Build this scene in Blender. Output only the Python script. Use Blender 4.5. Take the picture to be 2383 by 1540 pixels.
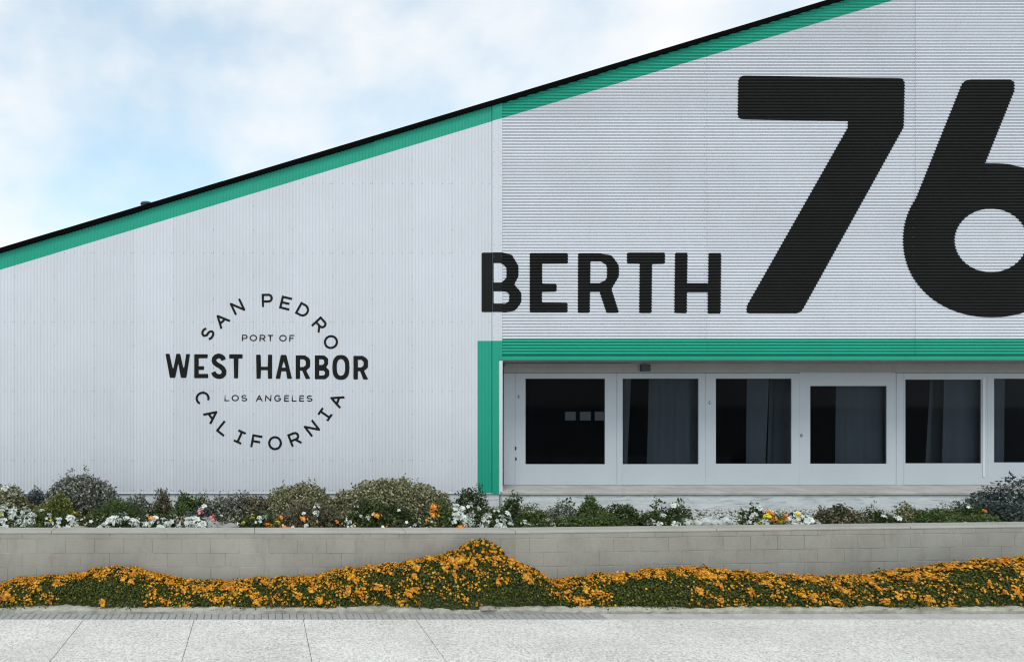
import bpy, bmesh, math, random
import numpy as np
from mathutils import Vector, Matrix

random.seed(7)
rng = np.random.default_rng(7)
scene = bpy.context.scene
col = scene.collection
for _o in list(bpy.data.objects):
    bpy.data.objects.remove(_o)

# ------------------------------------------------------------------ camera
FPX = 652.5                    # focal length in pixels of a 1024 wide picture
VPX, VPY = 258.7, 401.75       # where the straight-ahead direction lands
CAMZ = 2.68
cam_d = bpy.data.cameras.new('camera')
cam = bpy.data.objects.new('camera', cam_d)
col.objects.link(cam)
cam.location = (0, 0, CAMZ)
cam.rotation_euler = (math.radians(90), 0, 0)
cam_d.sensor_width = 36
cam_d.lens = 36 * FPX / 1024
cam_d.shift_x = (512 - VPX) / 1024
cam_d.shift_y = (VPY - 330.5) / 1024
cam_d.clip_end = 2000
scene.camera = cam
scene.cycles.filter_width = 1.15

# ------------------------------------------------------------------ world
SUN_DIR = Vector((-0.25, -0.50, 0.83)).normalized()      # towards the sun
wd = bpy.data.worlds.new('World')
scene.world = wd
wd.use_nodes = True
nt = wd.node_tree
nt.nodes.clear()
def wn(t, **k):
    n = nt.nodes.new(t)
    for a, b in k.items():
        setattr(n, a, b)
    return n
out = wn('ShaderNodeOutputWorld')
bg = wn('ShaderNodeBackground')
bg.inputs['Strength'].default_value = 0.10
sky = wn('ShaderNodeTexSky', sky_type='NISHITA', sun_disc=False)
sky.sun_elevation = math.asin(SUN_DIR.z)
sky.sun_rotation = math.atan2(SUN_DIR.x, SUN_DIR.y)
sky.air_density = 1.0
sky.dust_density = 1.5
tc = wn('ShaderNodeTexCoord')
mp = wn('ShaderNodeMapping')
mp.inputs['Scale'].default_value = (1.0, 1.0, 1.5)
n1 = wn('ShaderNodeTexNoise', noise_dimensions='4D')
n1.inputs['Scale'].default_value = 2.5
n1.inputs['W'].default_value = 3.4
n1.inputs['Detail'].default_value = 7
n1.inputs['Roughness'].default_value = 0.52
cr = wn('ShaderNodeValToRGB')
cr.color_ramp.interpolation = 'EASE'
cr.color_ramp.elements[0].position = 0.36
cr.color_ramp.elements[0].color = (0.36, 0.36, 0.36, 1)
cr.color_ramp.elements[1].position = 0.62
cr.color_ramp.elements[1].color = (1, 1, 1, 1)
mx = wn('ShaderNodeMix', data_type='RGBA')
mx.inputs['B'].default_value = (9.85, 9.95, 10.05, 1)       # thin bright overcast
SKYTINT = wn('ShaderNodeMix', data_type='RGBA', blend_type='MULTIPLY')
SKYTINT.inputs['Factor'].default_value = 1.0
SKYTINT.inputs['B'].default_value = (2.15, 2.95, 2.6, 1)
nt.links.new(tc.outputs['Generated'], mp.inputs['Vector'])
nt.links.new(mp.outputs['Vector'], n1.inputs['Vector'])
nt.links.new(n1.outputs['Fac'], cr.inputs['Fac'])
nt.links.new(cr.outputs['Color'], mx.inputs['Factor'])
nt.links.new(sky.outputs['Color'], SKYTINT.inputs['A'])
nt.links.new(SKYTINT.outputs['Result'], mx.inputs['A'])
nt.links.new(mx.outputs['Result'], bg.inputs['Color'])
nt.links.new(bg.outputs['Background'], out.inputs['Surface'])

sun_d = bpy.data.lights.new('sun', 'SUN')
sun_d.energy = 1.5
sun_d.angle = math.radians(18)
sun_d.color = (1.0, 0.96, 0.90)
sun = bpy.data.objects.new('sun', sun_d)
col.objects.link(sun)
sun.rotation_euler = (-SUN_DIR).to_track_quat('-Z', 'Y').to_euler()
sun.location = (-6, -10, 16)

scene.view_settings.view_transform = 'Standard'
scene.view_settings.look = 'None'
scene.view_settings.gamma = 1
scene.view_settings.use_curve_mapping = False
scene.view_settings.exposure = 0.0

# ------------------------------------------------------------------ helpers
def WX(ox, d):
    return (ox * 1024 / 2383 - VPX) * d / FPX
def WZ(oy, d):
    return CAMZ - (oy * 661 / 1540 - VPY) * d / FPX

WL = {}
def place(o, parent, world=(0, 0, 0)):
    """link, parent, keep `world` as the object's own world origin"""
    if o.name not in col.objects:
        col.objects.link(o)
    o.location = world
    WL[o.name] = Vector(world)
    if parent is not None:
        o.parent = parent
        o.matrix_parent_inverse = Matrix.Translation(-WL[parent.name])
    return o

def thing(name, label, cat, loc, group=None):
    o = bpy.data.objects.new(name, None)
    o.empty_display_size = 0.2
    place(o, None, loc)
    o['label'] = label
    o['category'] = cat
    if group:
        o['group'] = group
    return o

def mk(name, V, F, mat, parent=None, smooth=False, kind=None, label=None):
    me = bpy.data.meshes.new(name)
    me.from_pydata([tuple(v) for v in V], [], [tuple(f) for f in F])
    me.update()
    if mat:
        me.materials.append(mat)
    if smooth:
        me.polygons.foreach_set('use_smooth', [True] * len(me.polygons))
    o = bpy.data.objects.new(name, me)
    place(o, parent)
    if kind:
        o['kind'] = kind
    if label:
        o['label'] = label
    return o

def mk_np(name, V, F, mat, parent=None, smooth=False, kind=None, rnd=None):
    """V (n,3), F (m,k) arrays, rnd per-vertex value stored as attribute 'rnd'"""
    me = bpy.data.meshes.new(name)
    n, (m, k) = len(V), F.shape
    me.vertices.add(n)
    me.vertices.foreach_set('co', np.ascontiguousarray(V, dtype=np.float32).ravel())
    me.loops.add(m * k)
    me.loops.foreach_set('vertex_index', np.ascontiguousarray(F, dtype=np.int32).ravel())
    me.polygons.add(m)
    me.polygons.foreach_set('loop_start', np.arange(0, m * k, k, dtype=np.int32))
    if rnd is not None:
        a = me.attributes.new('rnd', 'FLOAT', 'POINT')
        a.data.foreach_set('value', np.ascontiguousarray(rnd, dtype=np.float32))
    me.update(calc_edges=True)
    me.validate()
    if smooth:
        me.polygons.foreach_set('use_smooth', [True] * len(me.polygons))
    me.materials.append(mat)
    o = bpy.data.objects.new(name, me)
    place(o, parent)
    if kind:
        o['kind'] = kind
    return o

def boxVF(x0, x1, y0, y1, z0, z1):
    V = [(x0, y0, z0), (x1, y0, z0), (x1, y1, z0), (x0, y1, z0),
         (x0, y0, z1), (x1, y0, z1), (x1, y1, z1), (x0, y1, z1)]
    F = [(0, 3, 2, 1), (4, 5, 6, 7), (0, 1, 5, 4), (1, 2, 6, 5), (2, 3, 7, 6), (3, 0, 4, 7)]
    return V, F

def bevel_mesh(V, F, w, seg=1):
    bm = bmesh.new()
    vs = [bm.verts.new(v) for v in V]
    for f in F:
        bm.faces.new([vs[i] for i in f])
    bmesh.ops.recalc_face_normals(bm, faces=bm.faces)
    if w:
        bmesh.ops.bevel(bm, geom=list(bm.edges), offset=w, segments=seg, affect='EDGES', profile=0.5)
    return bm

def box(name, x0, x1, y0, y1, z0, z1, mat, parent=None, bevel=0.0, kind=None, seg=1, label=None):
    V, F = boxVF(x0, x1, y0, y1, z0, z1)
    bm = bevel_mesh(V, F, bevel, seg)
    me = bpy.data.meshes.new(name)
    bm.to_mesh(me); bm.free()
    me.materials.append(mat)
    o = bpy.data.objects.new(name, me)
    place(o, parent)
    if kind:
        o['kind'] = kind
    if label:
        o['label'] = label
    return o

def multi_box(name, boxes, mat, parent=None, bevel=0.0, kind=None):
    bmt = bmesh.new()
    for b in boxes:
        V, F = boxVF(*b)
        bm = bevel_mesh(V, F, bevel)
        tmp = bpy.data.meshes.new('t'); bm.to_mesh(tmp); bm.free()
        bmt.from_mesh(tmp); bpy.data.meshes.remove(tmp)
    me = bpy.data.meshes.new(name)
    bmt.to_mesh(me); bmt.free()
    me.materials.append(mat)
    o = bpy.data.objects.new(name, me)
    place(o, parent)
    if kind:
        o['kind'] = kind
    return o

# ------------------------------------------------------------------ materials
class M:
    """tiny node-material builder"""
    def __init__(s, name, rough=0.6, spec=0.4):
        s.m = bpy.data.materials.new(name)
        s.m.use_nodes = True
        s.t = s.m.node_tree
        s.b = s.t.nodes['Principled BSDF']
        s.out = s.t.nodes['Material Output']
        s.b.inputs['Roughness'].default_value = rough
        s.b.inputs['Specular IOR Level'].default_value = spec
        s.co = None
    def n(s, t, **k):
        n = s.t.nodes.new(t)
        for a, b in k.items():
            setattr(n, a, b)
        return n
    def l(s, a, b):
        s.t.links.new(a, b)
    def coord(s, scale=(1, 1, 1)):
        if s.co is None:
            g = s.n('ShaderNodeNewGeometry')
            s.co = g.outputs['Position']
        mp = s.n('ShaderNodeMapping')
        mp.inputs['Scale'].default_value = scale
        s.l(s.co, mp.inputs['Vector'])
        return mp.outputs['Vector']
    def noise(s, scale, detail=3, rough=0.55, vec=(1, 1, 1)):
        n = s.n('ShaderNodeTexNoise')
        n.inputs['Scale'].default_value = scale
        n.inputs['Detail'].default_value = detail
        n.inputs['Roughness'].default_value = rough
        s.l(s.coord(vec), n.inputs['Vector'])
        return n.outputs['Fac']
    def ramp(s, fac, stops):
        r = s.n('ShaderNodeValToRGB')
        e = r.color_ramp.elements
        while len(e) < len(stops):
            e.new(0.5)
        for i, (p, c) in enumerate(stops):
            e[i].position = p
            e[i].color = (*c, 1) if len(c) == 3 else c
        s.l(fac, r.inputs['Fac'])
        return r.outputs['Color']
    def mix(s, fac, a, b, mode='MIX'):
        n = s.n('ShaderNodeMix', data_type='RGBA', blend_type=mode)
        for key, v in (('Factor', fac), ('A', a), ('B', b)):
            if hasattr(v, 'is_output'):
                s.l(v, n.inputs[key])
            elif key == 'Factor':
                n.inputs[0].default_value = v
            else:
                n.inputs[key].default_value = (*v, 1)
        return n.outputs['Result']
    def base(s, c):
        if hasattr(c, 'is_output'):
            s.l(c, s.b.inputs['Base Color'])
        else:
            s.b.inputs['Base Color'].default_value = (*c, 1)
    def bump(s, h, strength, dist=0.01):
        b = s.n('ShaderNodeBump')
        b.inputs['Strength'].default_value = strength
        b.inputs['Distance'].default_value = dist
        s.l(h, b.inputs['Height'])
        s.l(b.outputs['Normal'], s.b.inputs['Normal'])

def painted(name, c, var=0.06, rough=0.5, grime=(0.35, 0.33, 0.30), grime_amt=0.25, streak=True, grain=0.05, spec=0.35, sheets=0.0):
    m = M(name, rough, spec)
    c = np.array(c)
    big = m.noise(0.9, 4, 0.6)
    b1 = m.ramp(big, [(0.3, tuple(c * (1 - var))), (0.7, tuple(np.minimum(c * (1 + var), 0.95)))])
    fine = m.noise(70, 2, 0.7)
    f1 = m.ramp(fine, [(0.3, (1 - grain,) * 3), (0.7, (1 + grain,) * 3)])
    b2 = m.mix(1.0, b1, f1, 'MULTIPLY')
    if streak:
        st = m.noise(3.0, 5, 0.65, (2.2, 1, 0.25))
        sf = m.ramp(st, [(0.55, (0, 0, 0)), (0.85, (grime_amt,) * 3)])
        b2 = m.mix(sf, b2, grime)
    if sheets:
        oi = m.n('ShaderNodeObjectInfo')
        b2 = m.mix(1.0, b2, m.ramp(oi.outputs['Random'], [(0, (1 - sheets,) * 3), (1, (1 + sheets * .4,) * 3)]), 'MULTIPLY')
    m.base(b2)
    m.bump(m.noise(1.6, 3), 0.22, 0.03)
    return m.m

MAT = {}
MAT['siding'] = painted('white_painted_metal', (0.610, 0.612, 0.668), 0.03, 0.45, (0.47, 0.46, 0.47), 0.25, grain=0.02, sheets=0.035)
MAT['trim'] = painted('white_trim', (0.610, 0.612, 0.668), 0.03, 0.45, (0.5, 0.5, 0.5), 0.2)
MAT['green'] = painted('green_paint', (0.007, 0.305, 0.205), 0.05, 0.5, (0.03, 0.24, 0.17), 0.35)
MAT['blackpaint'] = painted('black_paint', (0.0135, 0.0132, 0.0132), 0.12, 0.75, (0.015, 0.015, 0.015), 0.2, spec=0.12)
MAT['flash'] = painted('black_flashing', (0.003, 0.003, 0.003), 0.1, 0.9, (0.01, 0.008, 0.006), 0.2, spec=0.03)
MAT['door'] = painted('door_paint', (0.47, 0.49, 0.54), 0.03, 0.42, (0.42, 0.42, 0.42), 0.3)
MAT['header'] = painted('header_paint_shaded', (0.34, 0.335, 0.325), 0.08, 0.6, (0.25, 0.23, 0.21), 0.6)  # dirty grey, base colour set darker to carry recess shade
MAT['dark'] = painted('dark_gap', (0.02, 0.02, 0.02), 0.1, 0.8, (0.03, 0.03, 0.03), 0.1)
MAT['screw'] = painted('screw_metal', (0.22, 0.22, 0.23), 0.1, 0.5, (0.1, 0.08, 0.06), 0.3)
MAT['boxmetal'] = painted('grey_blue_box', (0.06, 0.07, 0.095), 0.1, 0.5, (0.1, 0.1, 0.1), 0.2)
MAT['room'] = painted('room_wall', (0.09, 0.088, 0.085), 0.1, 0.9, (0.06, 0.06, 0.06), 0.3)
MAT['curtain'] = painted('curtain_cloth', (0.50, 0.54, 0.58), 0.1, 0.9, (0.2, 0.2, 0.2), 0.2)
MAT['steel'] = painted('steel', (0.3, 0.3, 0.3), 0.1, 0.35, (0.1, 0.1, 0.1), 0.2)

def stucco():
    m = M('painted_foundation', 0.75, 0.25)
    n = m.noise(2.2, 6, 0.7, (0.6, 1, 2.2))
    c = m.ramp(n, [(0.28, (0.36, 0.365, 0.37)), (0.45, (0.56, 0.57, 0.58)), (0.7, (0.70, 0.71, 0.73))])
    n2 = m.noise(7, 6, 0.75, (0.35, 1, 3.0))
    f = m.ramp(n2, [(0.54, (0, 0, 0)), (0.68, (0.8,) * 3)])
    c = m.mix(f, c, (0.17, 0.165, 0.15))
    m.base(c)
    m.bump(m.noise(14, 5, 0.7), 0.5, 0.02)
    return m.m
MAT['foundation'] = stucco()

def concrete(name, lo, hi, scale=1.2, stain=(0.12, 0.11, 0.10), amt=0.4, bump=0.3, spd=0.08):
    m = M(name, 0.85, 0.25)
    c = m.ramp(m.noise(scale, 5, 0.6), [(0.3, lo), (0.7, hi)])
    sp = m.ramp(m.noise(120, 2, 0.8), [(0.3, (1 - spd,) * 3), (0.7, (1 + spd,) * 3)])
    c = m.mix(1.0, c, sp, 'MULTIPLY')
    f = m.ramp(m.noise(1.7, 6, 0.7, (1, 1, 1.6)), [(0.56, (0, 0, 0)), (0.8, (amt,) * 3)])
    c = m.mix(f, c, stain)
    m.base(c)
    m.bump(m.noise(60, 4, 0.7), bump, 0.01)
    return m.m
def block_material():
    m = M('grey_block', 0.85, 0.25)
    c = m.ramp(m.noise(1.1, 6, 0.65), [(0.3, (0.285, 0.263, 0.236)), (0.7, (0.365, 0.340, 0.308))])
    oi = m.n('ShaderNodeObjectInfo')
    c = m.mix(1.0, c, m.ramp(oi.outputs['Random'], [(0, (0.96,) * 3), (1, (1.03,) * 3)]), 'MULTIPLY')
    sp = m.ramp(m.noise(90, 3, 0.8), [(0.3, (0.85,) * 3), (0.7, (1.15,) * 3)])
    c = m.mix(1.0, c, sp, 'MULTIPLY')
    f = m.ramp(m.noise(2.6, 6, 0.75, (1.4, 1, 0.5)), [(0.52, (0, 0, 0)), (0.78, (0.65,) * 3)])
    c = m.mix(f, c, (0.20, 0.182, 0.158))
    f = m.ramp(m.noise(5.0, 7, 0.8, (0.7, 1, 3.0)), [(0.62, (0, 0, 0)), (0.76, (0.6,) * 3)])
    c = m.mix(f, c, (0.50, 0.48, 0.455))
    m.base(c)
    m.bump(m.noise(60, 4, 0.7), 0.4, 0.01)
    return m.m
MAT['block'] = block_material()

MAT['mortar'] = concrete('mortar', (0.15, 0.14, 0.13), (0.46, 0.44, 0.42), 2.2, (0.13, 0.12, 0.11), 0.5)
MAT['coping'] = concrete('coping_cement', (0.30, 0.280, 0.255), (0.37, 0.348, 0.32), 1.5, (0.2, 0.18, 0.16), 0.5, 0.4, 0.15)
MAT['kerb'] = concrete('rough_kerb', (0.27, 0.25, 0.215), (0.45, 0.425, 0.375), 6.0, (0.13, 0.10, 0.07), 0.8, 0.9, 0.25)
MAT['sill'] = concrete('sill_concrete', (0.33, 0.315, 0.30), (0.47, 0.45, 0.43), 2.5, (0.2, 0.17, 0.15), 0.6)
MAT['brick'] = concrete('grey_brick', (0.25, 0.245, 0.245), (0.33, 0.325, 0.325), 9.0, (0.19, 0.185, 0.185), 0.5)
MAT['bed'] = concrete('brick_joint', (0.11, 0.105, 0.10), (0.17, 0.165, 0.16), 5.0)
MAT['stone'] = concrete('rough_stone', (0.24, 0.21, 0.18), (0.40, 0.37, 0.33), 14.0, (0.1, 0.08, 0.06), 0.7, 0.8)
MAT['greystone'] = concrete('grey_boulder', (0.18, 0.175, 0.16), (0.36, 0.35, 0.33), 16.0, (0.07, 0.07, 0.06), 0.7, 0.8)
MAT['soil'] = concrete('soil', (0.035, 0.026, 0.02), (0.085, 0.065, 0.05), 9.0, (0.02, 0.015, 0.01), 0.6, 1.0)
MAT['ground'] = concrete('asphalt', (0.22, 0.22, 0.22), (0.3, 0.3, 0.3), 0.5)

def aggregate():
    m = M('exposed_aggregate', 0.8, 0.25)
    c = m.ramp(m.noise(0.8, 5, 0.6), [(0.3, (0.56, 0.535, 0.51)), (0.7, (0.66, 0.632, 0.612))])
    v = m.n('ShaderNodeTexVoronoi')
    v.inputs['Scale'].default_value = 55
    m.l(m.coord(), v.inputs['Vector'])
    vf = m.ramp(v.outputs['Color'], [(0.0, (0.50, 0.48, 0.45)), (0.35, (0.90, 0.90, 0.90)), (0.8, (1.16, 1.16, 1.16))])
    c = m.mix(0.85, c, vf, 'MULTIPLY')
    f = m.ramp(m.noise(24, 5, 0.8), [(0.50, (0, 0, 0)), (0.62, (0.85,) * 3)])
    big = m.ramp(m.noise(1.1, 4, 0.6), [(0.35, (0.25,) * 3), (0.65, (1, 1, 1))])
    ff = m.mix(1.0, f, big, 'MULTIPLY')
    c = m.mix(ff, c, (0.26, 0.245, 0.22))
    st = m.ramp(m.noise(0.7, 6, 0.7, (1.0, 2.0, 1)), [(0.50, (0, 0, 0)), (0.75, (0.45,) * 3)])
    c = m.mix(st, c, (0.36, 0.335, 0.31))
    m.base(c)
    m.bump(m.noise(60, 3, 0.7), 0.5, 0.008)
    return m.m
MAT['slab'] = aggregate()

def glass():
    m = M('tinted_glass', 0.05)
    m.t.nodes.remove(m.b)
    tr = m.n('ShaderNodeBsdfTransparent'); tr.inputs['Color'].default_value = (0.56, 0.58, 0.60, 1)
    gl = m.n('ShaderNodeBsdfGlossy'); gl.inputs['Roughness'].default_value = 0.03
    gl.inputs['Color'].default_value = (0.30, 0.33, 0.36, 1)
    fr = m.n('ShaderNodeFresnel'); fr.inputs['IOR'].default_value = 1.22
    mx = m.n('ShaderNodeMixShader')
    m.l(fr.outputs['Fac'], mx.inputs['Fac'])
    m.l(tr.outputs['BSDF'], mx.inputs[1]); m.l(gl.outputs['BSDF'], mx.inputs[2])
    m.l(mx.outputs['Shader'], m.out.inputs['Surface'])
    return m.m
MAT['glass'] = glass()
def frosted():
    m = M('frosted_window', 0.5)
    m.base((0.5, 0.52, 0.55))
    m.b.inputs['Transmission Weight'].default_value = 0.7
    return m.m
MAT['frosted'] = frosted()

def leafmat(name, stops, transl=0.25, rough=0.55):
    m = M(name, rough, 0.3)
    a = m.n('ShaderNodeAttribute', attribute_name='rnd')
    c = m.ramp(a.outputs['Fac'], stops)
    m.base(c)
    t = m.n('ShaderNodeBsdfTranslucent')
    m.l(c, t.inputs['Color'])
    mx = m.n('ShaderNodeMixShader'); mx.inputs['Fac'].default_value = transl
    m.l(m.b.outputs['BSDF'], mx.inputs[1]); m.l(t.outputs['BSDF'], mx.inputs[2])
    m.l(mx.outputs['Shader'], m.out.inputs['Surface'])
    return m.m
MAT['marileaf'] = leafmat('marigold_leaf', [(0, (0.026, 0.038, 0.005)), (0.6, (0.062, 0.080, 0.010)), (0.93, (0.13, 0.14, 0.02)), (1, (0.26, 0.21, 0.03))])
MAT['marigold'] = leafmat('marigold_petal', [(0, (0.22, 0.10, 0.015)), (0.10, (0.50, 0.17, 0.010)), (0.5, (0.72, 0.29, 0.014)), (1, (0.86, 0.46, 0.035))], 0.3)
MAT['greyleaf'] = leafmat('grey_green_leaf', [(0, (0.030, 0.037, 0.028)), (0.45, (0.13, 0.14, 0.11)), (1, (0.56, 0.55, 0.46))])
MAT['oliveleaf'] = leafmat('olive_leaf', [(0, (0.040, 0.040, 0.016)), (0.45, (0.18, 0.175, 0.08)), (1, (0.60, 0.56, 0.36))])
MAT['darkleaf'] = leafmat('dark_green_leaf', [(0, (0.016, 0.026, 0.007)), (0.6, (0.045, 0.066, 0.016)), (1, (0.17, 0.21, 0.06))])
MAT['midleaf'] = leafmat('mid_green_leaf', [(0, (0.030, 0.050, 0.012)), (0.6, (0.070, 0.105, 0.025)), (1, (0.22, 0.25, 0.06))])
MAT['yelleaf'] = leafmat('yellow_green_leaf', [(0, (0.06, 0.075, 0.012)), (0.6, (0.14, 0.16, 0.03)), (1, (0.40, 0.38, 0.06))])
MAT['bluleaf'] = leafmat('blue_grey_leaf', [(0, (0.025, 0.036, 0.034)), (0.6, (0.065, 0.085, 0.08)), (1, (0.22, 0.25, 0.23))])
MAT['dryleaf'] = leafmat('dry_leaf', [(0, (0.040, 0.034, 0.020)), (0.6, (0.13, 0.11, 0.065)), (1, (0.40, 0.34, 0.22))])
MAT['white'] = leafmat('white_petal', [(0, (0.52, 0.54, 0.50)), (0.5, (0.70, 0.72, 0.68)), (1, (0.82, 0.83, 0.80))], 0.2)
MAT['orange'] = leafmat('orange_petal', [(0, (0.75, 0.16, 0.02)), (0.5, (0.85, 0.25, 0.03)), (1, (0.85, 0.42, 0.06))], 0.25)
MAT['yellow'] = leafmat('yellow_petal', [(0, (0.75, 0.55, 0.02)), (1, (0.85, 0.72, 0.05))], 0.25)
MAT['pink'] = leafmat('pink_petal', [(0, (0.50, 0.10, 0.11)), (1, (0.72, 0.30, 0.28))], 0.25)
MAT['stem'] = painted('stem_brown', (0.06, 0.05, 0.035), 0.15, 0.8, (0.03, 0.03, 0.02), 0.3)

# ------------------------------------------------------------------ ground, pavement, kerb
D_SLAB, D_BRICK, D_KERB, D_WALL, D_BLD = 8.068, 8.28, 8.43, 9.0, 12.4
def sheet(name, x0, x1, y0, y1, z, mat, kind='structure', parent=None):
    return mk(name, [(x0, y0, z), (x1, y0, z), (x1, y1, z), (x0, y1, z)], [(0, 1, 2, 3)], mat, parent, kind=kind)
sheet('ground', -400, 400, -400, 400, -0.06, MAT['ground'])
pav = sheet('pavement', -14, 24, -6, D_BRICK + 0.2, -0.035, MAT['bed'])
jx = [-14.0, -7.6, -4.9, -3.53, -2.162, -0.797, 0.552, 1.944, 24.0]
for a, b in zip(jx[:-1], jx[1:]):
    box('paving_slab', a + 0.003, b - 0.003, -6, D_SLAB - 0.003 + rng.uniform(-0.001, 0.001), -0.03, 0.0 + rng.uniform(-0.0015, 0.0015), MAT['slab'], pav, 0.003)
bs = sheet('brick_border', -14, 24, D_SLAB, D_BRICK, -0.006, MAT['bed'])
V, F = boxVF(-0.0405, 0.0405, -0.102, 0.102, -0.03, 0.001)
bmm = bevel_mesh(V, F, 0.004)
brick_me = bpy.data.meshes.new('brick'); bmm.to_mesh(brick_me); bmm.free(); brick_me.materials.append(MAT['brick'])
x = -3.75
while x < 4.35:
    o = bpy.data.objects.new('brick', brick_me)
    place(o, bs, (x, (D_SLAB + D_BRICK) / 2 + rng.uniform(-0.002, 0.002), rng.uniform(-0.002, 0.002)))
    o.rotation_euler = (0, 0, rng.uniform(-0.015, 0.015))
    x += 0.089
# plain cement strip that goes on where the bricks end
MAT['strip'] = concrete('strip_cement', (0.34, 0.325, 0.315), (0.46, 0.445, 0.43), 4.0, (0.27, 0.26, 0.25), 0.6)
box('cement_strip', 4.33, 24, D_SLAB + 0.002, D_BRICK - 0.002, -0.03, 0.001, MAT['strip'], bs, 0.003)
# rough kerb
nx = 700
xs = np.linspace(-6, 16, nx)
prof = [(0.0, -0.03), (0.0, 0.035), (0.018, 0.058), (0.07, 0.064), (0.16, 0.058), (0.17, -0.02)]
nv = []
def vnoise(n, k, amp):
    a = rng.normal(0, 1, n)
    ker = np.hanning(k); ker /= ker.sum()
    b = np.convolve(a, ker, 'same')
    return amp * b / (b.std() + 1e-9)
wob = [vnoise(nx, 5, 0.006) + vnoise(nx, 40, 0.005) for _ in range(12)]
for i, xx in enumerate(xs):
    for j, (dy, z) in enumerate(prof):
        k = 0 if j in (0, 5) else 1
        nv.append((xx, D_BRICK + dy + k * wob[j][i], z + k * wob[j + 6][i]))
nf = []
P = len(prof)
for i in range(nx - 1):
    for j in range(P - 1):
        a = i * P + j
        nf.append((a, a + P, a + P + 1, a + 1))
mk('kerb', nv, nf, MAT['kerb'], smooth=False, kind='structure')
# soil of the marigold strip and of the upper bed
def soil(name, x0, x1, y0, y1, z, n, m, amp):
    gx = np.linspace(x0, x1, n); gy = np.linspace(y0, y1, m)
    X, Y = np.meshgrid(gx, gy, indexing='ij')
    Z = z + rng.normal(0, amp, X.shape)
    V = np.stack([X, Y, Z], -1).reshape(-1, 3)
    I = np.arange(n * m).reshape(n, m)
    F = np.stack([I[:-1, :-1], I[1:, :-1], I[1:, 1:], I[:-1, 1:]], -1).reshape(-1, 4)
    return mk_np(name, V, F, MAT['soil'], kind='structure')
soil('soil_strip', -6, 16, D_KERB - 0.03, 9.75, 0.03, 260, 14, 0.008)
_pb = soil('planting_bed', -7, 17, 9.12, D_BLD + 0.3, 0.64, 240, 40, 0.015)
for _v in _pb.data.vertices:
    _k = (D_BLD + 0.3 - _v.co.y) / (D_BLD + 0.3 - 9.12)
    _v.co.y += max(0.0, _v.co.x - 3.54) * 0.44 / 7.5 * _k

# ------------------------------------------------------------------ retaining wall
XB = 3.54                                   # the wall bends slightly here
YAW = math.atan2(0.44, 7.5)
rw = thing('retaining_wall', 'long low grey concrete block wall with smooth coping behind the orange marigolds', 'wall', (0, D_WALL, 0))
def wall_pt(s, dy):
    """s along wall from the bend, dy behind the face"""
    if s <= 0:
        return (XB + s, D_WALL + dy)
    return (XB + s * math.cos(YAW) - dy * math.sin(YAW), D_WALL + s * math.sin(YAW) + dy * math.cos(YAW))
courses = [(0.798, 0.868), (0.602, 0.798), (0.410, 0.602), (0.215, 0.410), (0.02, 0.215)]
G = 0.0030
blk = {}
def block_mesh(L, h):
    key = (round(L, 3), round(h, 3))
    if key not in blk:
        V, F = boxVF(G, L - G, 0, 0.17, G, h - G)
        bm = bevel_mesh(V, F, 0.0022)
        me = bpy.data.meshes.new('block'); bm.to_mesh(me); bm.free()
        me.materials.append(MAT['block'])
        blk[key] = me
    return blk[key]
for ci, (z0, z1) in enumerate(courses):
    off = (0.0, 0.2, 0.0, 0.2, 0.0)[ci]
    for side in (-1, 1):
        s = -9.2 + off if side < 0 else 0.0
        end = 0.0 if side < 0 else 12.4
        if side > 0 and off:
            segs = [(0.0, 0.2)]
            s = 0.2
        else:
            segs = []
        while s < end - 1e-6:
            e = min(s + 0.4, end)
            segs.append((s, e)); s = e
        for (a, b) in segs:
            o = bpy.data.objects.new('block', block_mesh(b - a, z1 - z0))
            px, py = wall_pt(a + (1e-9 if side > 0 else 0), rng.uniform(-0.0012, 0.0012))
            place(o, rw, (px, py, z0))
            o.rotation_euler = (0, 0, YAW if side > 0 else 0)
# mortar core just behind the faces
pts = [wall_pt(-9.4, 0), wall_pt(0, 0), wall_pt(12.4, 0)]
def ribbon(name, path, dy0, dy1, z0, z1, mat, parent, cham=0.0):
    V = []
    for (x, y) in path:
        prof = [(dy0, z0), (dy0, z1 - cham), (dy0 + cham * 0.35, z1 - cham * 0.3), (dy0 + cham, z1), (dy1, z1), (dy1, z0)]
        for (dy, z) in prof:
            V.append((x, y + dy, z))
    n = 6; F = []
    for i in range(len(path) - 1):
        for j in range(n):
            a, b = i * n + j, i * n + (j + 1) % n
            F.append((a, a + n, b + n, b))
    return mk(name, V, F, mat, parent)
ribbon('mortar_core', pts, 0.0036, 0.16, -0.05, 0.867, MAT['mortar'], rw)
# coping poured in lengths
cuts = [-9.3, -6.4, -3.6, -1.52, 0.0, 2.9, 5.8, 9.0, 12.3]
for a, b in zip(cuts[:-1], cuts[1:]):
    p = [wall_pt(a + 0.003, 0), wall_pt(b - 0.003, 0)]
    ribbon('coping_length', p, -0.004, 0.26, 0.870, 0.905, MAT['coping'], rw, 0.022)

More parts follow.
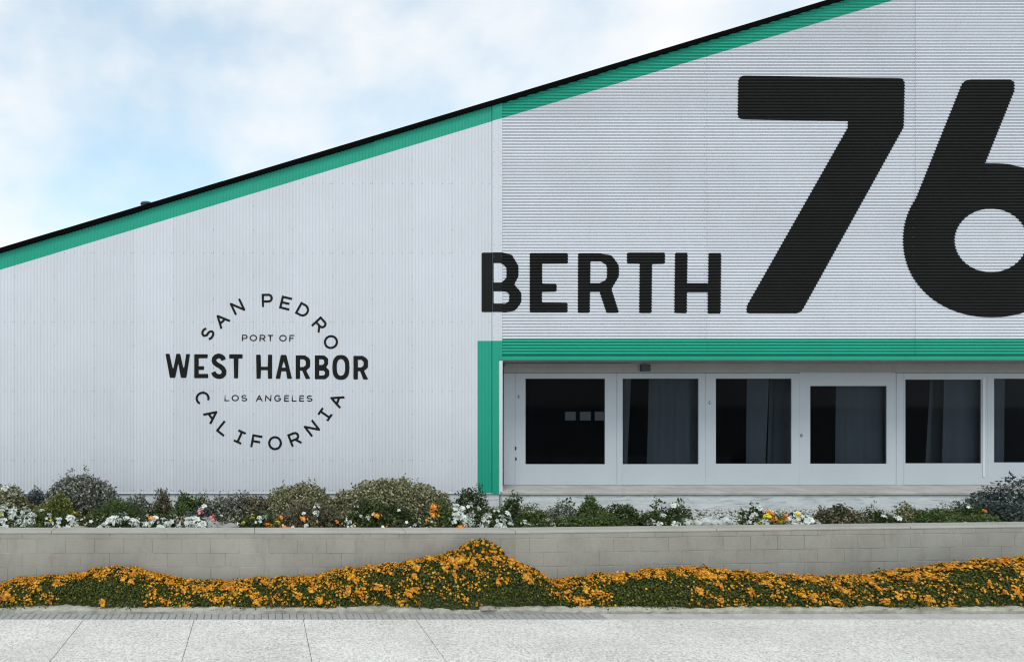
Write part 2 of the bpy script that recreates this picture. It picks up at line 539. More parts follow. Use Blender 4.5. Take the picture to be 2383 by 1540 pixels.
# ------------------------------------------------------------------ warehouse
base_z = WZ(1148, D_BLD)
wh = thing('warehouse', 'white corrugated metal harbour building with green painted bands, sloping black roof edge and black lettering', 'building', (0, D_BLD, base_z))
PH, PV = 0.0578, 0.0630          # rib pitches: horizontal ribs, vertical ribs
AH, AV = 0.0105, 0.0042
XT0, XT1 = WX(1145, D_BLD), WX(1168, D_BLD)
TRIM_OUT = 0.018
X0, X1 = WX(-330, D_BLD), WX(2800, D_BLD)
def top_o(ox): return 589 - 0.3 * ox          # underside of black edge (overview pixels)
def grn_o(ox): return 628 - 0.302 * ox
def ox_of(x): return (x * FPX / D_BLD + VPX) * 2383 / 1024
def ztop(x): return WZ(top_o(ox_of(x)), D_BLD)
def zgrn(x): return WZ(grn_o(ox_of(x)), D_BLD)
def disp_h(z):
    p = (z / PH) % 1.0          # short underside, long face tilted to the sky
    if p < 0.32: return -AH * math.cos(math.pi * p / 0.32)
    return AH * math.cos(math.pi * (p - 0.32) / 0.68)
def disp_v(x): return AV * math.cos(2 * math.pi * (x / PV))
def face_y(x, z):
    if x < XT0: return D_BLD - disp_v(x)
    if x < XT1: return D_BLD - TRIM_OUT
    return D_BLD - disp_h(z)

def corr_v(name, x0, x1, zlo, zhi, mat, off=0.0, parent=wh):
    n = max(2, int(math.ceil((x1 - x0) / (PV / 8))))
    V, F = [], []
    for i in range(n + 1):
        x = x0 + (x1 - x0) * i / n
        a, b = zlo(x), zhi(x)
        y = D_BLD - disp_v(x) + off
        V += [(x, y, a), (x, y, b)]
    for i in range(n):
        F.append((2 * i, 2 * i + 2, 2 * i + 3, 2 * i + 1))
    return mk(name, V, F, mat, parent, smooth=True)

def corr_h(name, z0, z1, xlo, xhi, mat, off=0.0, parent=wh):
    n = max(2, int(math.ceil((z1 - z0) / (PH / 10))))
    rows = []
    for i in range(n + 1):
        z = z0 + (z1 - z0) * i / n
        a, b = xlo(z), xhi(z)
        rows.append((z, a, b) if b > a + 1e-4 else (z, None, None))
    V, F = [], []
    prev = None
    for z, a, b in rows:
        if a is None:
            prev = None; continue
        y = D_BLD - disp_h(z) + off
        k = len(V)
        V += [(a, y, z), (b, y, z)]
        if prev is not None:
            F.append((prev, prev + 1, k + 1, k))
        prev = k
    if not F: return None
    return mk(name, V, F, mat, parent, smooth=True)

mk('wall_backing', [(XT1 + .01, D_BLD + 0.035, WZ(822, D_BLD)), (X1, D_BLD + 0.035, WZ(822, D_BLD)), (X1, D_BLD + 0.035, ztop(X1)), (XT1 + .01, D_BLD + 0.035, ztop(XT1))], [(0, 1, 2, 3)], MAT['dark'], wh)
zb = base_z
z793 = WZ(793, D_BLD)
x1111 = WX(1111, D_BLD)
SW = 12 * PV
x = XT0
sheets = []
while x > X0:
    sheets.append((max(x - SW, X0), x)); x -= SW
for i, (a, b) in enumerate(sheets):
    off = 0.0016 * (i % 2)
    if i == 0:
        corr_v('siding_sheet', a, x1111, lambda q: zb, zgrn, MAT['siding'], off)
        corr_v('siding_sheet', x1111, b, lambda q: z793, zgrn, MAT['siding'], off)
        corr_v('green_post', x1111, b, lambda q: zb, lambda q: z793, MAT['green'], off)
    else:
        corr_v('siding_sheet', a, b, lambda q: zb, zgrn, MAT['siding'], off)
    corr_v('green_band', a, b, zgrn, ztop, MAT['green'], off)
# flat corner trim: white, green at the head and below
def flat(name, x0, x1, zl, zh, mat, y=D_BLD - TRIM_OUT, t=0.016):
    V = [(x0, y, zl(x0)), (x1, y, zl(x1)), (x1, y, zh(x1)), (x0, y, zh(x0)),
         (x0, y + t, zl(x0)), (x1, y + t, zl(x1)), (x1, y + t, zh(x1)), (x0, y + t, zh(x0))]
    F = [(0, 1, 2, 3), (5, 4, 7, 6), (1, 5, 6, 2), (4, 0, 3, 7), (3, 2, 6, 7), (4, 5, 1, 0)]
    return mk(name, V, F, mat, wh)
z840 = WZ(838, D_BLD)
xm = WX(1160, D_BLD)
flat('corner_trim', XT0, xm - 0.002, lambda q: z793, zgrn, MAT['trim'])
flat('corner_trim', xm, XT1, lambda q: z793, zgrn, MAT['trim'], y=D_BLD - TRIM_OUT + 0.002)
flat('green_band', XT0, XT1, zgrn, ztop, MAT['green'])
flat('green_post', XT0, xm, lambda q: zb, lambda q: z793, MAT['green'])
flat('green_post', xm + 0.001, XT1, lambda q: z840, lambda q: z793, MAT['green'], y=D_BLD - TRIM_OUT + 0.002)

# horizontal ribbed sheets
zlint = WZ(826, D_BLD)
zgb = WZ(789, D_BLD)
zgb = round(zgb / (PH)) * PH + 0.25 * PH
seams = [XT1, WX(1645, D_BLD), WX(2130, D_BLD), WX(2615, D_BLD), X1]
zmax = ztop(X1)
def xg(z):      # x where the lower edge of the green band passes height z
    oy = (CAMZ - z) * FPX / D_BLD + VPY
    return WX((628 - oy * 1540 / 661) / 0.302, D_BLD)
def xr(z):
    oy = (CAMZ - z) * FPX / D_BLD + VPY
    return WX((589 - oy * 1540 / 661) / 0.3, D_BLD)
SH = 12 * PH
for ci in range(len(seams) - 1):
    a, b = seams[ci] + (0.0014 if ci else 0), seams[ci + 1] - 0.0014
    corr_h('green_lintel', zlint, zgb, lambda z: a, lambda z: b, MAT['green'], 0.0016 * (ci % 2))
    z = zgb; ri = 0
    while z < zmax:
        zz = min(z + SH, zmax)
        if z < ztop(b):
            off = 0.0016 * (ci % 2) + 0.0008 * (ri % 2)
            corr_h('siding_sheet', z, zz, lambda q: max(a, xg(q)), lambda q: b, MAT['siding'], off)
            if zz > zgrn(a) - 0.001:
                corr_h('green_band', z, zz, lambda q: max(a, xr(q)), lambda q: min(b, xg(q)), MAT['green'], off)
        z = zz; ri += 1
# lintel flashing under the green ribs
box('lintel_flashing', XT1 - 0.03, X1, D_BLD - 0.012, D_BLD + 0.06, z840, WZ(828.5, D_BLD), MAT['green'], wh, 0.002)
box('lintel_shadow_strip', XT1, X1, D_BLD + 0.022, D_BLD + 0.05, WZ(829, D_BLD), WZ(821, D_BLD), MAT['dark'], wh)  # dark strip stands in for the shadow line above the flashing
# black roof edge in lengths and the roof sheet behind it
ecuts = [-345, 140, 330, 520, 700, 870, 1055, 1142, 1400, 1680, 1960, 2300, 2810]
for i, (a, b) in enumerate(zip(ecuts[:-1], ecuts[1:])):
    t = 10.6 + (0.9 if i % 3 == 1 else 0.0)
    xa, xb = WX(a, D_BLD), WX(b - 0.3, D_BLD)
    yf = D_BLD - 0.06 + (0.003 if i % 2 else 0)
    V = []
    for y in (yf, D_BLD + 0.1):
        V += [(xa, y, WZ(579 - 0.3 * a + t, D_BLD)), (xb, y, WZ(579 - 0.3 * b + t, D_BLD)),
              (xb, y, WZ(579 - 0.3 * b, D_BLD)), (xa, y, WZ(579 - 0.3 * a, D_BLD))]
    mk('edge_flashing', V, [(0, 1, 2, 3), (5, 4, 7, 6), (1, 5, 6, 2), (4, 0, 3, 7), (3, 2, 6, 7), (4, 5, 1, 0)], MAT['flash'], wh)
BACK = 22.0
V = []
for y in (D_BLD + 0.1, BACK):
    for (ox, dz) in ((-345, -0.12), (2810, -0.12), (2810, -0.01), (-345, -0.01)):
        V.append((WX(ox, D_BLD), y, WZ(579 - 0.3 * ox, D_BLD) + dz))
roof = mk('roof', V, [(0, 1, 2, 3), (5, 4, 7, 6), (1, 5, 6, 2), (4, 0, 3, 7), (3, 2, 6, 7), (4, 5, 1, 0)], MAT['flash'], wh)
vx, vz = WX(337, D_BLD), WZ(579 - 0.3 * 337, D_BLD)
bm = bmesh.new()
for (r, z) in ((0.09, -0.06), (0.09, 0.06), (0.115, 0.065), (0.10, 0.10), (0.0, 0.115)):
    for k in range(12):
        a = k * math.pi / 6
        bm.verts.new((vx + r * math.cos(a), D_BLD + 0.15 + r * math.sin(a), vz + z))
bm.verts.ensure_lookup_table()
for j in range(4):
    for k in range(12):
        bm.faces.new([bm.verts[j * 12 + k], bm.verts[j * 12 + (k + 1) % 12], bm.verts[j * 12 + 12 + (k + 1) % 12], bm.verts[j * 12 + 12 + k]])
me = bpy.data.meshes.new('roof_vent'); bm.to_mesh(me); bm.free(); me.materials.append(MAT['boxmetal'])
place(bpy.data.objects.new('roof_vent', me), roof)
# side and rear walls so the building is a closed shed
xl, xr_ = X0, X1
mk('side_wall', [(xl, D_BLD + 0.01, 0.6), (xl, BACK, 0.6), (xl, BACK, ztop(xl)), (xl, D_BLD + 0.01, ztop(xl))], [(0, 1, 2, 3)], MAT['siding'], wh)
mk('side_wall', [(xr_, D_BLD + 0.01, 0.6), (xr_, BACK, 0.6), (xr_, BACK, ztop(xr_)), (xr_, D_BLD + 0.01, ztop(xr_))], [(0, 1, 2, 3)], MAT['siding'], wh)
mk('rear_wall', [(xl, BACK, 0.6), (xr_, BACK, 0.6), (xr_, BACK, ztop(xr_)), (xl, BACK, ztop(xl))], [(0, 1, 2, 3)], MAT['siding'], wh)
# foundation on the left and platform below the doors
box('foundation', X0, WX(1163, D_BLD), D_BLD + 0.015, D_BLD + 0.5, 0.4, zb - 0.006, MAT['foundation'], wh, 0.004)
box('drip_edge', X0, WX(1160, D_BLD), D_BLD - 0.012, D_BLD + 0.02, zb - 0.005, zb + 0.004, MAT['trim'], wh)
D_DOOR = 13.3
zsill = WZ(1129, D_DOOR)
PLF = 12.28
box('platform', WX(1163, D_BLD) + 0.02, X1, PLF + 0.03, D_DOOR + 0.5, 0.4, zsill - 0.06, MAT['foundation'], wh, 0.01)
box('platform_ledge', WX(1163, D_BLD) + 0.01, X1, PLF, D_DOOR + 0.4, zsill - 0.058, zsill, MAT['sill'], wh, 0.008)

# door wall -------------------------------------------------------------
zhead = WZ(838, D_DOOR)
zd1 = WZ(868, D_DOOR)
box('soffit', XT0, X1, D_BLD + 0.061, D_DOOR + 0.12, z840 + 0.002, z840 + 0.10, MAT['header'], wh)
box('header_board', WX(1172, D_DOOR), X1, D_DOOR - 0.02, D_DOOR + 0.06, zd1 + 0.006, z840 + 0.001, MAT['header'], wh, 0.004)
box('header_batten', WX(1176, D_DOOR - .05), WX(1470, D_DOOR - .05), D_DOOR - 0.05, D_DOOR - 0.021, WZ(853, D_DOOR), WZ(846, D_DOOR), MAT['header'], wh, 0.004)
box('jamb_trim', WX(1161, D_BLD), WX(1169.5, D_BLD), D_BLD - 0.008, D_DOOR + 0.02, zb - 0.02, z840 - 0.004, MAT['trim'], wh, 0.004)
box('wall_return', WX(1145, D_BLD), WX(1160.5, D_BLD), D_BLD + 0.03, D_DOOR + 0.3, zb - 0.1, z840, MAT['trim'], wh)
box('door_backing', WX(1169, D_DOOR), WX(1176, D_DOOR), D_DOOR + 0.05, D_DOOR + 0.08, zsill, zd1, MAT['dark'], wh)
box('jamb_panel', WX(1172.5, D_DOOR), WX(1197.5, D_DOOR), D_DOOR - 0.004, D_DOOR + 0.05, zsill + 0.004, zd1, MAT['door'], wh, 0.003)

doors = [  # outer x0,x1, top, glass x0,x1,y0,y1
    (1199, 1434.5, 868, 1223, 1408, 881, 1080, -1),
    (1448.5, 1641, 868, 1449.5, 1626, 881, 1080, 0),
    (1642.5, 1860, 868, 1666, 1842, 881, 1079, 1),
    (1861.5, 2084, 866, 1886, 2064, 898, 1079, 2),
    (2104, 2297, 868, 2107, 2284, 883, 1078, 0),
    (2299, 2525, 868, 2314, 2500, 881, 1076, 3)]
DOORBOT = 1128
for i, (x0, x1, t, gx0, gx1, gy0, gy1, lock) in enumerate(doors):
    f = D_DOOR
    zt, zl = WZ(t, f), zsill + 0.004
    ax, bx, agx, bgx = WX(x0, f), WX(x1, f), WX(gx0, f), WX(gx1, f)
    az, bz = WZ(gy1, f), WZ(gy0, f)
    yo = 0.004 * (i % 2)
    # the leaf: one frame ring with an opening
    bm = bmesh.new()
    def ring(y, inset_o, inset_i):
        O = [(ax + inset_o, zl + inset_o), (bx - inset_o, zl + inset_o), (bx - inset_o, zt - inset_o), (ax + inset_o, zt - inset_o)]
        I = [(agx - inset_i, az - inset_i), (bgx + inset_i, az - inset_i), (bgx + inset_i, bz + inset_i), (agx - inset_i, bz + inset_i)]
        return [bm.verts.new((p[0], y, p[1])) for p in O], [bm.verts.new((p[0], y, p[1])) for p in I]
    o0, i0 = ring(f + yo, 0.003, 0.001)
    o1, i1 = ring(f + yo + 0.003, 0.0, 0.0)
    o2, i2 = ring(f + yo + 0.045, 0.0, 0.0)
    for k in range(4):
        n = (k + 1) % 4
        bm.faces.new([o0[k], o0[n], i0[n], i0[k]])
        bm.faces.new([o2[n], o2[k], i2[k], i2[n]])
        for p, q in ((o0, o1), (o1, o2)):
            bm.faces.new([p[k], q[k], q[n], p[n]])
        for p, q in ((i0, i1), (i1, i2)):
            bm.faces.new([p[k], p[n], q[n], q[k]])
    bmesh.ops.recalc_face_normals(bm, faces=bm.faces)
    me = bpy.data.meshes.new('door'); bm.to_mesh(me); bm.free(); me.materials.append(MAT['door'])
    dr = place(bpy.data.objects.new('door', me), wh)
    box('pane', agx - 0.004, bgx + 0.004, f + yo + 0.016, f + yo + 0.022, az - 0.004, bz + 0.004, MAT['glass'], dr)
    # thin glazing bead
    w = 0.010
    def disc(name, cx, cy, r, d, mat, sx=1.0):
        V, F = [], []
        x, z = WX(cx, f), WZ(cy, f)
        for yy, rr in ((f + yo - d, r * 0.8), (f + yo - d * 0.6, r), (f + yo + 0.002, r)):
            for k in range(12):
                a = k * math.pi / 6
                V.append((x + rr * sx * math.cos(a), yy, z + rr * math.sin(a)))
        F.append(tuple(range(12)))
        for j in range(2):
            for k in range(12):
                F.append((j * 12 + k, j * 12 + (k + 1) % 12, j * 12 + 12 + (k + 1) % 12, j * 12 + 12 + k))
        return mk(name, V, F, mat, dr)
    if lock == -1:
        box('latch', WX(1205, f), WX(1208.5, f), f - 0.012, f + 0.002, WZ(927, f), WZ(919, f), MAT['screw'], dr, 0.003)
        box('hinge', WX(1198.5, f), WX(1201.5, f), f - 0.01, f + 0.002, WZ(1047, f), WZ(1039, f), MAT['dark'], dr, 0.002)
        box('hinge', WX(1199, f), WX(1202, f), f - 0.01, f + 0.002, WZ(1071, f), WZ(1064, f), MAT['dark'], dr, 0.002)
    elif lock == 1:
        disc('lock_ring', 1652, 937, 0.036, 0.012, MAT['screw'], 0.8)
        disc('lock_face', 1652, 937, 0.022, 0.016, MAT['trim'], 0.8)
    elif lock == 2:
        disc('lock_ring', 1865, 1013, 0.034, 0.014, MAT['screw'], 0.8)
# posts between leaves
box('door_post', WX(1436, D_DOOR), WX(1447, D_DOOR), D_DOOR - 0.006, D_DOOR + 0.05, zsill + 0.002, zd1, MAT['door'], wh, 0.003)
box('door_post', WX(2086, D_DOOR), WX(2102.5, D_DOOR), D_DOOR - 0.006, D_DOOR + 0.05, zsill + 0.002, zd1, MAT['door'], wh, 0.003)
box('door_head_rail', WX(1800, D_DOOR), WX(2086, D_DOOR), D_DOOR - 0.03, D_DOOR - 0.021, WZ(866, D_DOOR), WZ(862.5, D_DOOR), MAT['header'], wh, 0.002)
box('door_stop', WX(2286, D_DOOR), WX(2291, D_DOOR), D_DOOR - 0.014, D_DOOR - 0.001, WZ(1110, D_DOOR), WZ(880, D_DOOR), MAT['trim'], wh, 0.002)
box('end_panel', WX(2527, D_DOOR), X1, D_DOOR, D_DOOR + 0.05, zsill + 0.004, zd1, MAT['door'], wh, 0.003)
for sx in (1198.2, 1435.2, 1447.8, 1641.8, 1860.8, 2085, 2103.2, 2298):
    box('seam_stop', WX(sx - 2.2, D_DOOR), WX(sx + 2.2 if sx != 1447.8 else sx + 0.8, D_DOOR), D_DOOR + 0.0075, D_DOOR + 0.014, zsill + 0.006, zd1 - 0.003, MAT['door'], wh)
# small box on the header
bx0 = D_DOOR - 0.10
eb = box('electrical_box', WX(1494, bx0), WX(1514.5, bx0), bx0, D_DOOR - 0.021, WZ(863.5, bx0), WZ(848, bx0), MAT['boxmetal'], wh, 0.006)
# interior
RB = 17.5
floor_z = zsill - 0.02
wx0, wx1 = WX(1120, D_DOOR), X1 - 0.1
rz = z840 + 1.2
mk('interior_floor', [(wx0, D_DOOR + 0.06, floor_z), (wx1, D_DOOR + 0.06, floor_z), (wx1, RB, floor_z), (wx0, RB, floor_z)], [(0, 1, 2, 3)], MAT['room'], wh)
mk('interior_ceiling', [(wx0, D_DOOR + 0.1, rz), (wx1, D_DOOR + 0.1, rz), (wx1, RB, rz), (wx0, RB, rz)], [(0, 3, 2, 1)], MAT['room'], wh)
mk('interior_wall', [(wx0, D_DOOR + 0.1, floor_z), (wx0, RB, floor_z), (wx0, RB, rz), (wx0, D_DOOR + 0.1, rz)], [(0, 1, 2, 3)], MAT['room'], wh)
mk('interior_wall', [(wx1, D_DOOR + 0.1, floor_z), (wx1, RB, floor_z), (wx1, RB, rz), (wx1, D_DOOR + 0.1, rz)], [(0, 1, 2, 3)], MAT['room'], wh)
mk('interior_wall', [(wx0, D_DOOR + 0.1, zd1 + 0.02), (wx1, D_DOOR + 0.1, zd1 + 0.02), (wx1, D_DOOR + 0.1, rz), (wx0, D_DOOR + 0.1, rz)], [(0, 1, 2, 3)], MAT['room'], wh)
# rear room wall with three small openings
wins = [(1315, 1341), (1349.5, 1376), (1384, 1410)]
zw0, zw1 = WZ(978, RB), WZ(958, RB)
edges = [wx0]
for a, b in wins: edges += [WX(a, RB), WX(b, RB)]
edges.append(wx1)
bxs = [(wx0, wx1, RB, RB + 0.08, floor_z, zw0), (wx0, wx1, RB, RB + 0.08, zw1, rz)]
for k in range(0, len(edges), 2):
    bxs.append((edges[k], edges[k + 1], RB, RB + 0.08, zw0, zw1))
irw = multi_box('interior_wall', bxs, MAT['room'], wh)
def litpane():
    m = M('lit_pane', 0.5)
    m.base((0.3, 0.33, 0.36))
    m.b.inputs['Emission Color'].default_value = (0.60, 0.68, 0.76, 1)
    m.b.inputs['Emission Strength'].default_value = 0.15
    return m.m
MAT['lit'] = litpane()  # daylight through the rear windows
for a, b in wins:
    box('rear_window', WX(a, RB), WX(b, RB), RB + 0.03, RB + 0.05, zw0, zw1, MAT['lit'], irw)

# curtains hang inside, things of their own
def curtain(label, xs_top, xs_bot, depth, folds):
    t0, t1 = [WX(q, depth) for q in xs_top]
    b0, b1 = [WX(q, depth) for q in xs_bot]
    zt, zl = WZ(866, depth), WZ(1122, depth)
    o = thing('curtain', label, 'curtain', ((t0 + t1) / 2, depth, zl), 'curtains behind the doors')
    n, mrows = 60, 8
    V, F = [], []
    ph = rng.uniform(0, 6)
    for j in range(mrows + 1):
        v = j / mrows
        for i in range(n + 1):
            u = i / n
            x = (t0 + (t1 - t0) * u) * (1 - v) + (b0 + (b1 - b0) * u) * v
            y = depth + 0.045 * math.sin(u * folds * 2 * math.pi + ph + 0.4 * math.sin(3 * u)) * (0.6 + 0.4 * v)
            V.append((x, y, zt + (zl - zt) * v))
    for j in range(mrows):
        for i in range(n):
            a = j * (n + 1) + i
            F.append((a, a + 1, a + n + 2, a + n + 1))
    mk('cloth', V, F, MAT['curtain'], o, smooth=True)
    # rod
    V, F = boxVF(t0 - 0.02, t1 + 0.02, depth - 0.012, depth + 0.012, zt - 0.01, zt + 0.014)
    mk('rod', V, F, MAT['screw'], o)
curtain('narrow curtain edge at the left side of the second pane from the green post', (1436, 1471), (1436, 1461), 13.46, 1.5)
curtain('wide grey curtain filling the right half of the second pane', (1512, 1640), (1507, 1640), 13.48, 3.5)
curtain('narrow pale curtain in the middle of the third pane', (1736, 1788), (1732, 1776), 13.45, 1.0)
curtain('dim curtain at the right side of the third pane, set further back', (1790, 1856), (1782, 1856), 13.75, 2.0)
curtain('grey curtain covering the right two thirds of the small fourth pane', (1946, 2084), (1944, 2084), 13.48, 3.0)
curtain('dim slanting curtain in the middle of the fifth pane', (2164, 2205), (2148, 2202), 13.7, 1.2)
curtain('flat grey curtain at the right side of the fifth pane', (2200, 2298), (2196, 2298), 13.45, 1.6)
curtain('thin curtain at the left edge of the rightmost pane', (2296, 2338), (2296, 2336), 13.46, 1.2)

# screw heads
V, F = [], []
def screw(x, z, r=0.0075):
    y = face_y(x, z) - 0.004
    k0 = len(V)
    for k in range(6):
        a = k * math.pi / 3
        V.append((x + r * math.cos(a), y, z + r * math.sin(a)))
    F.append(tuple(range(k0, k0 + 6)))
rows = [(588, 1), (642, 0), (696, 0), (749, 1), (803, 0), (856, 0), (910, 1), (964, 0), (1017, 0), (1071, 1), (534, 0), (480, 0), (427, 1), (373, 0), (320, 0), (1141, 1)]
for oy, dense in rows:
    z = WZ(oy, D_BLD)
    for i, (a, b) in enumerate(sheets):
        if z > zgrn((a + b) / 2) - 0.05: continue
        k = 0
        xs_ = [b - 3 * PV * q for q in range(4)] + [b - 0.7 * PV] if dense else [b]
        for xx in xs_:
            if xx < XT0 - 0.02 and xx > X0: screw(xx, z + rng.uniform(-.006, .006))
for oy in range(300, 790, 27):
    for ox in (1148.5, 1165):
        z = WZ(oy, D_BLD)
        if z < zgrn(XT0) - 0.05: screw(WX(ox, D_BLD), z, 0.0065)
for sx in seams[1:3]:
    for q in range(0, 130, 3):
        z = zgb + q * PH + 0.3 * PH
        if z < zgrn(sx): screw(sx - 0.05, z, 0.0065)
mk('screw_heads', V, F, MAT['screw'], wh, kind='stuff')

# ------------------------------------------------------------------ painted lettering
S2O = 2383 / 4096
def round_poly(pts, rad=6.0, seg=5):
    """pts: (x,y) or (x,y,r); returns outline with rounded corners"""
    n = len(pts); outp = []
    for i in range(n):
        p = np.array(pts[i][:2], float)
        r = pts[i][2] if len(pts[i]) > 2 else rad
        a = np.array(pts[i - 1][:2], float); b = np.array(pts[(i + 1) % n][:2], float)
        if r <= 0:
            outp.append(tuple(p)); continue
        va, vb = a - p, b - p
        la, lb = np.linalg.norm(va), np.linalg.norm(vb)
        va /= la; vb /= lb
        ang = math.acos(max(-1, min(1, float(va @ vb))))
        t = min(r / max(math.tan(ang / 2), 1e-3), la * 0.49, lb * 0.49)
        p0, p1 = p + va * t, p + vb * t
        for k in range(seg + 1):
            u = k / seg
            q = (1 - u) ** 2 * p0 + 2 * u * (1 - u) * p + u * u * p1
            outp.append(tuple(q))
    return outp
def ellipse(cx, cy, rx, ry, n=64, p=2.0):
    o = []
    for k in range(n):
        a = 2 * math.pi * k / n
        c, s = math.cos(a), math.sin(a)
        o.append((cx + rx * math.copysign(abs(c) ** (2 / p), c), cy + ry * math.copysign(abs(s) ** (2 / p), s)))
    return o
def strokes(lines, w):
    """thick polylines -> polygons (butt ends, round joins)"""
    polys = []
    for ln in lines:
        for (a, b) in zip(ln[:-1], ln[1:]):
            a_, b_ = np.array(a, float), np.array(b, float)
            d = b_ - a_
            L = np.linalg.norm(d)
            if L < 1e-9: continue
            nrm = np.array([-d[1], d[0]]) / L * w / 2
            polys.append([tuple(a_ + nrm), tuple(b_ + nrm), tuple(b_ - nrm), tuple(a_ - nrm)])
        for p in ln[1:-1]:
            polys.append(ellipse(p[0], p[1], w / 2, w / 2, 14))
    return polys

def spans_of(polys, axis, c):
    sp = []
    for P in polys:
        xs_ = []
        n = len(P)
        for i in range(n):
            a, b = P[i], P[(i + 1) % n]
            ca, cb = a[axis], b[axis]
            if (ca <= c) != (cb <= c):
                t = (c - ca) / (cb - ca)
                xs_.append(a[1 - axis] + t * (b[1 - axis] - a[1 - axis]))
        xs_.sort()
        sp += [(xs_[k], xs_[k + 1]) for k in range(0, len(xs_) - 1, 2)]
    sp.sort()
    res = []
    for s in sp:
        if res and s[0] <= res[-1][1] + 1e-6:
            res[-1] = (res[-1][0], max(res[-1][1], s[1]))
        else:
            res.append(s)
    return res
def sub_spans(sp, cut):
    for (c0, c1) in cut:
        nsp = []
        for (a, b) in sp:
            if c1 <= a or c0 >= b: nsp.append((a, b)); continue
            if a < c0: nsp.append((a, c0))
            if c1 < b: nsp.append((c1, b))
        sp = nsp
    return sp

LIFT = 0.0035
def paint(label, adds, subs, conv, horizontal):
    A = [[conv(p) for p in P] for P in adds]
    S = [[conv(p) for p in P] for P in subs]
    axis = 1 if horizontal else 0
    allc = [p[axis] for P in A for p in P]
    c0, c1 = min(allc), max(allc)
    step = (PH / 10 if horizontal else PV / 8)
    n = int(math.ceil((c1 - c0) / step))
    V, F = [], []
    def quad(pts):
        k = len(V)
        for (x, z) in pts:
            V.append((x, face_y(x, z) - LIFT, z))
        F.append((k, k + 1, k + 2, k + 3))
    for i in range(n):
        a = c0 + (c1 - c0) * i / n; b = c0 + (c1 - c0) * (i + 1) / n
        e = (b - a) * 0.02
        s0 = sub_spans(spans_of(A, axis, a + e), spans_of(S, axis, a + e))
        s1 = sub_spans(spans_of(A, axis, b - e), spans_of(S, axis, b - e))
        if len(s0) != len(s1):
            m_ = (a + b) / 2
            s0 = s1 = sub_spans(spans_of(A, axis, m_), spans_of(S, axis, m_))
        for (p, q) in zip(s0, s1):
            if horizontal:
                lo, hi = min(p[0], q[0]), max(p[1], q[1])
                if lo < XT1:
                    br = [v for v in np.arange(math.floor(lo / (PV / 6)) * PV / 6, XT0, PV / 6) if lo < v < hi and v < XT0]
                    br += [v for v in (XT0 - 1e-4, XT0 + 1e-4, XT1 - 1e-4, XT1 + 1e-4) if lo < v < hi]
                    cuts = sorted([lo] + br + [hi])
                    for (u, w) in zip(cuts[:-1], cuts[1:]):
                        u0, w0 = max(u, p[0]), min(w, p[1]); u1, w1 = max(u, q[0]), min(w, q[1])
                        if w0 > u0 and w1 > u1: quad([(u0, a), (w0, a), (w1, b), (u1, b)])
                else:
                    quad([(p[0], a), (p[1], a), (q[1], b), (q[0], b)])
            else:
                quad([(a, p[0]), (b, q[0]), (b, q[1]), (a, p[1])])
    o = mk('painted_letter', V, F, MAT['blackpaint'], wh, smooth=False)
    o['label'] = label
    return o

def conv_crop(ox0, oy0, sc):
    def f(p):
        sx, sy = ox0 + p[0] / sc, oy0 + p[1] / sc
        return (WX(sx * S2O, D_BLD), WZ(sy * S2O, D_BLD))
    return f
# --- BERTH
cv = conv_crop(1840, 950, 2383 / 1120)
R = round_poly
paint('large black painted letter B of BERTH crossing the corner trim',
      [R([(183, 128, 14), (360, 128, 4), (440, 145, 40), (497, 240, 60), (497, 330, 40), (462, 399, 12), (522, 470, 50), (522, 550, 50), (470, 622, 60), (390, 637, 10), (183, 635, 14)])],
      [R([(283, 219), (345, 219, 40), (395, 250, 40), (395, 345, 40), (350, 384, 30), (283, 384)], 3), R([(283, 460), (385, 460, 30), (418, 475, 30), (418, 540, 30), (390, 561, 20), (283, 561)], 3)], cv, True)
paint('large black painted letter E of BERTH', [R([(593, 132), (918, 132), (918, 222), (699, 222, 2), (699, 392, 2), (822, 392), (822, 461), (697, 461, 2), (697, 553, 2), (915, 553), (915, 637), (593, 637)], 14)], [], cv, True)
paint('large black painted letter R of BERTH', [R([(1004, 134, 14), (1190, 134, 8), (1290, 152, 50), (1352, 235, 70), (1352, 330, 50), (1288, 437, 40), (1354, 641, 16), (1246, 641, 16), (1187, 462, 4), (1106, 462, 2), (1104, 641, 14), (1002, 641, 14)])],
      [R([(1110, 203, 2), (1195, 203, 30), (1250, 235, 45), (1250, 355, 45), (1190, 387, 30), (1108, 387, 2)])], cv, True)
paint('large black painted letter T of BERTH', [R([(1420, 128), (1744, 128), (1744, 224), (1634, 224, 2), (1630, 643), (1524, 643), (1528, 222, 2), (1420, 222)], 14)], [], cv, True)
paint('large black painted letter H of BERTH', [R([(1829, 129), (1936, 129), (1932, 389, 2), (2111, 389, 2), (2114, 131), (2222, 131), (2217, 647), (2107, 647), (2108, 466, 2), (1931, 466, 2), (1930, 645), (1823, 643)], 14)], [], cv, True)
# --- 76
cv = conv_crop(2860, 250, 1779 / 1236)
paint('huge black painted numeral 7 on the ribbed gable', [R([(134, 76, 38), (1092, 90, 38), (1086, 372, 60), (492, 1444, 50), (178, 1444, 36), (184, 1398, 20), (764, 374, 20), (764, 337, 8), (130, 328, 34)], 30, 8)], [], cv, True)
paint('huge black painted numeral 6 cut by the right picture edge',
      [R([(1430, 99, 60), (1724, 99, 60), (1722, 165, 40), (1555, 580, 4), (1600, 900, 0), (1300, 1020, 0), (1090, 945, 60)], 30, 8), ellipse(1590, 1023, 508, 444, 120, 2.08)],
      [ellipse(1588, 1024, 209, 183, 80)], cv, True)
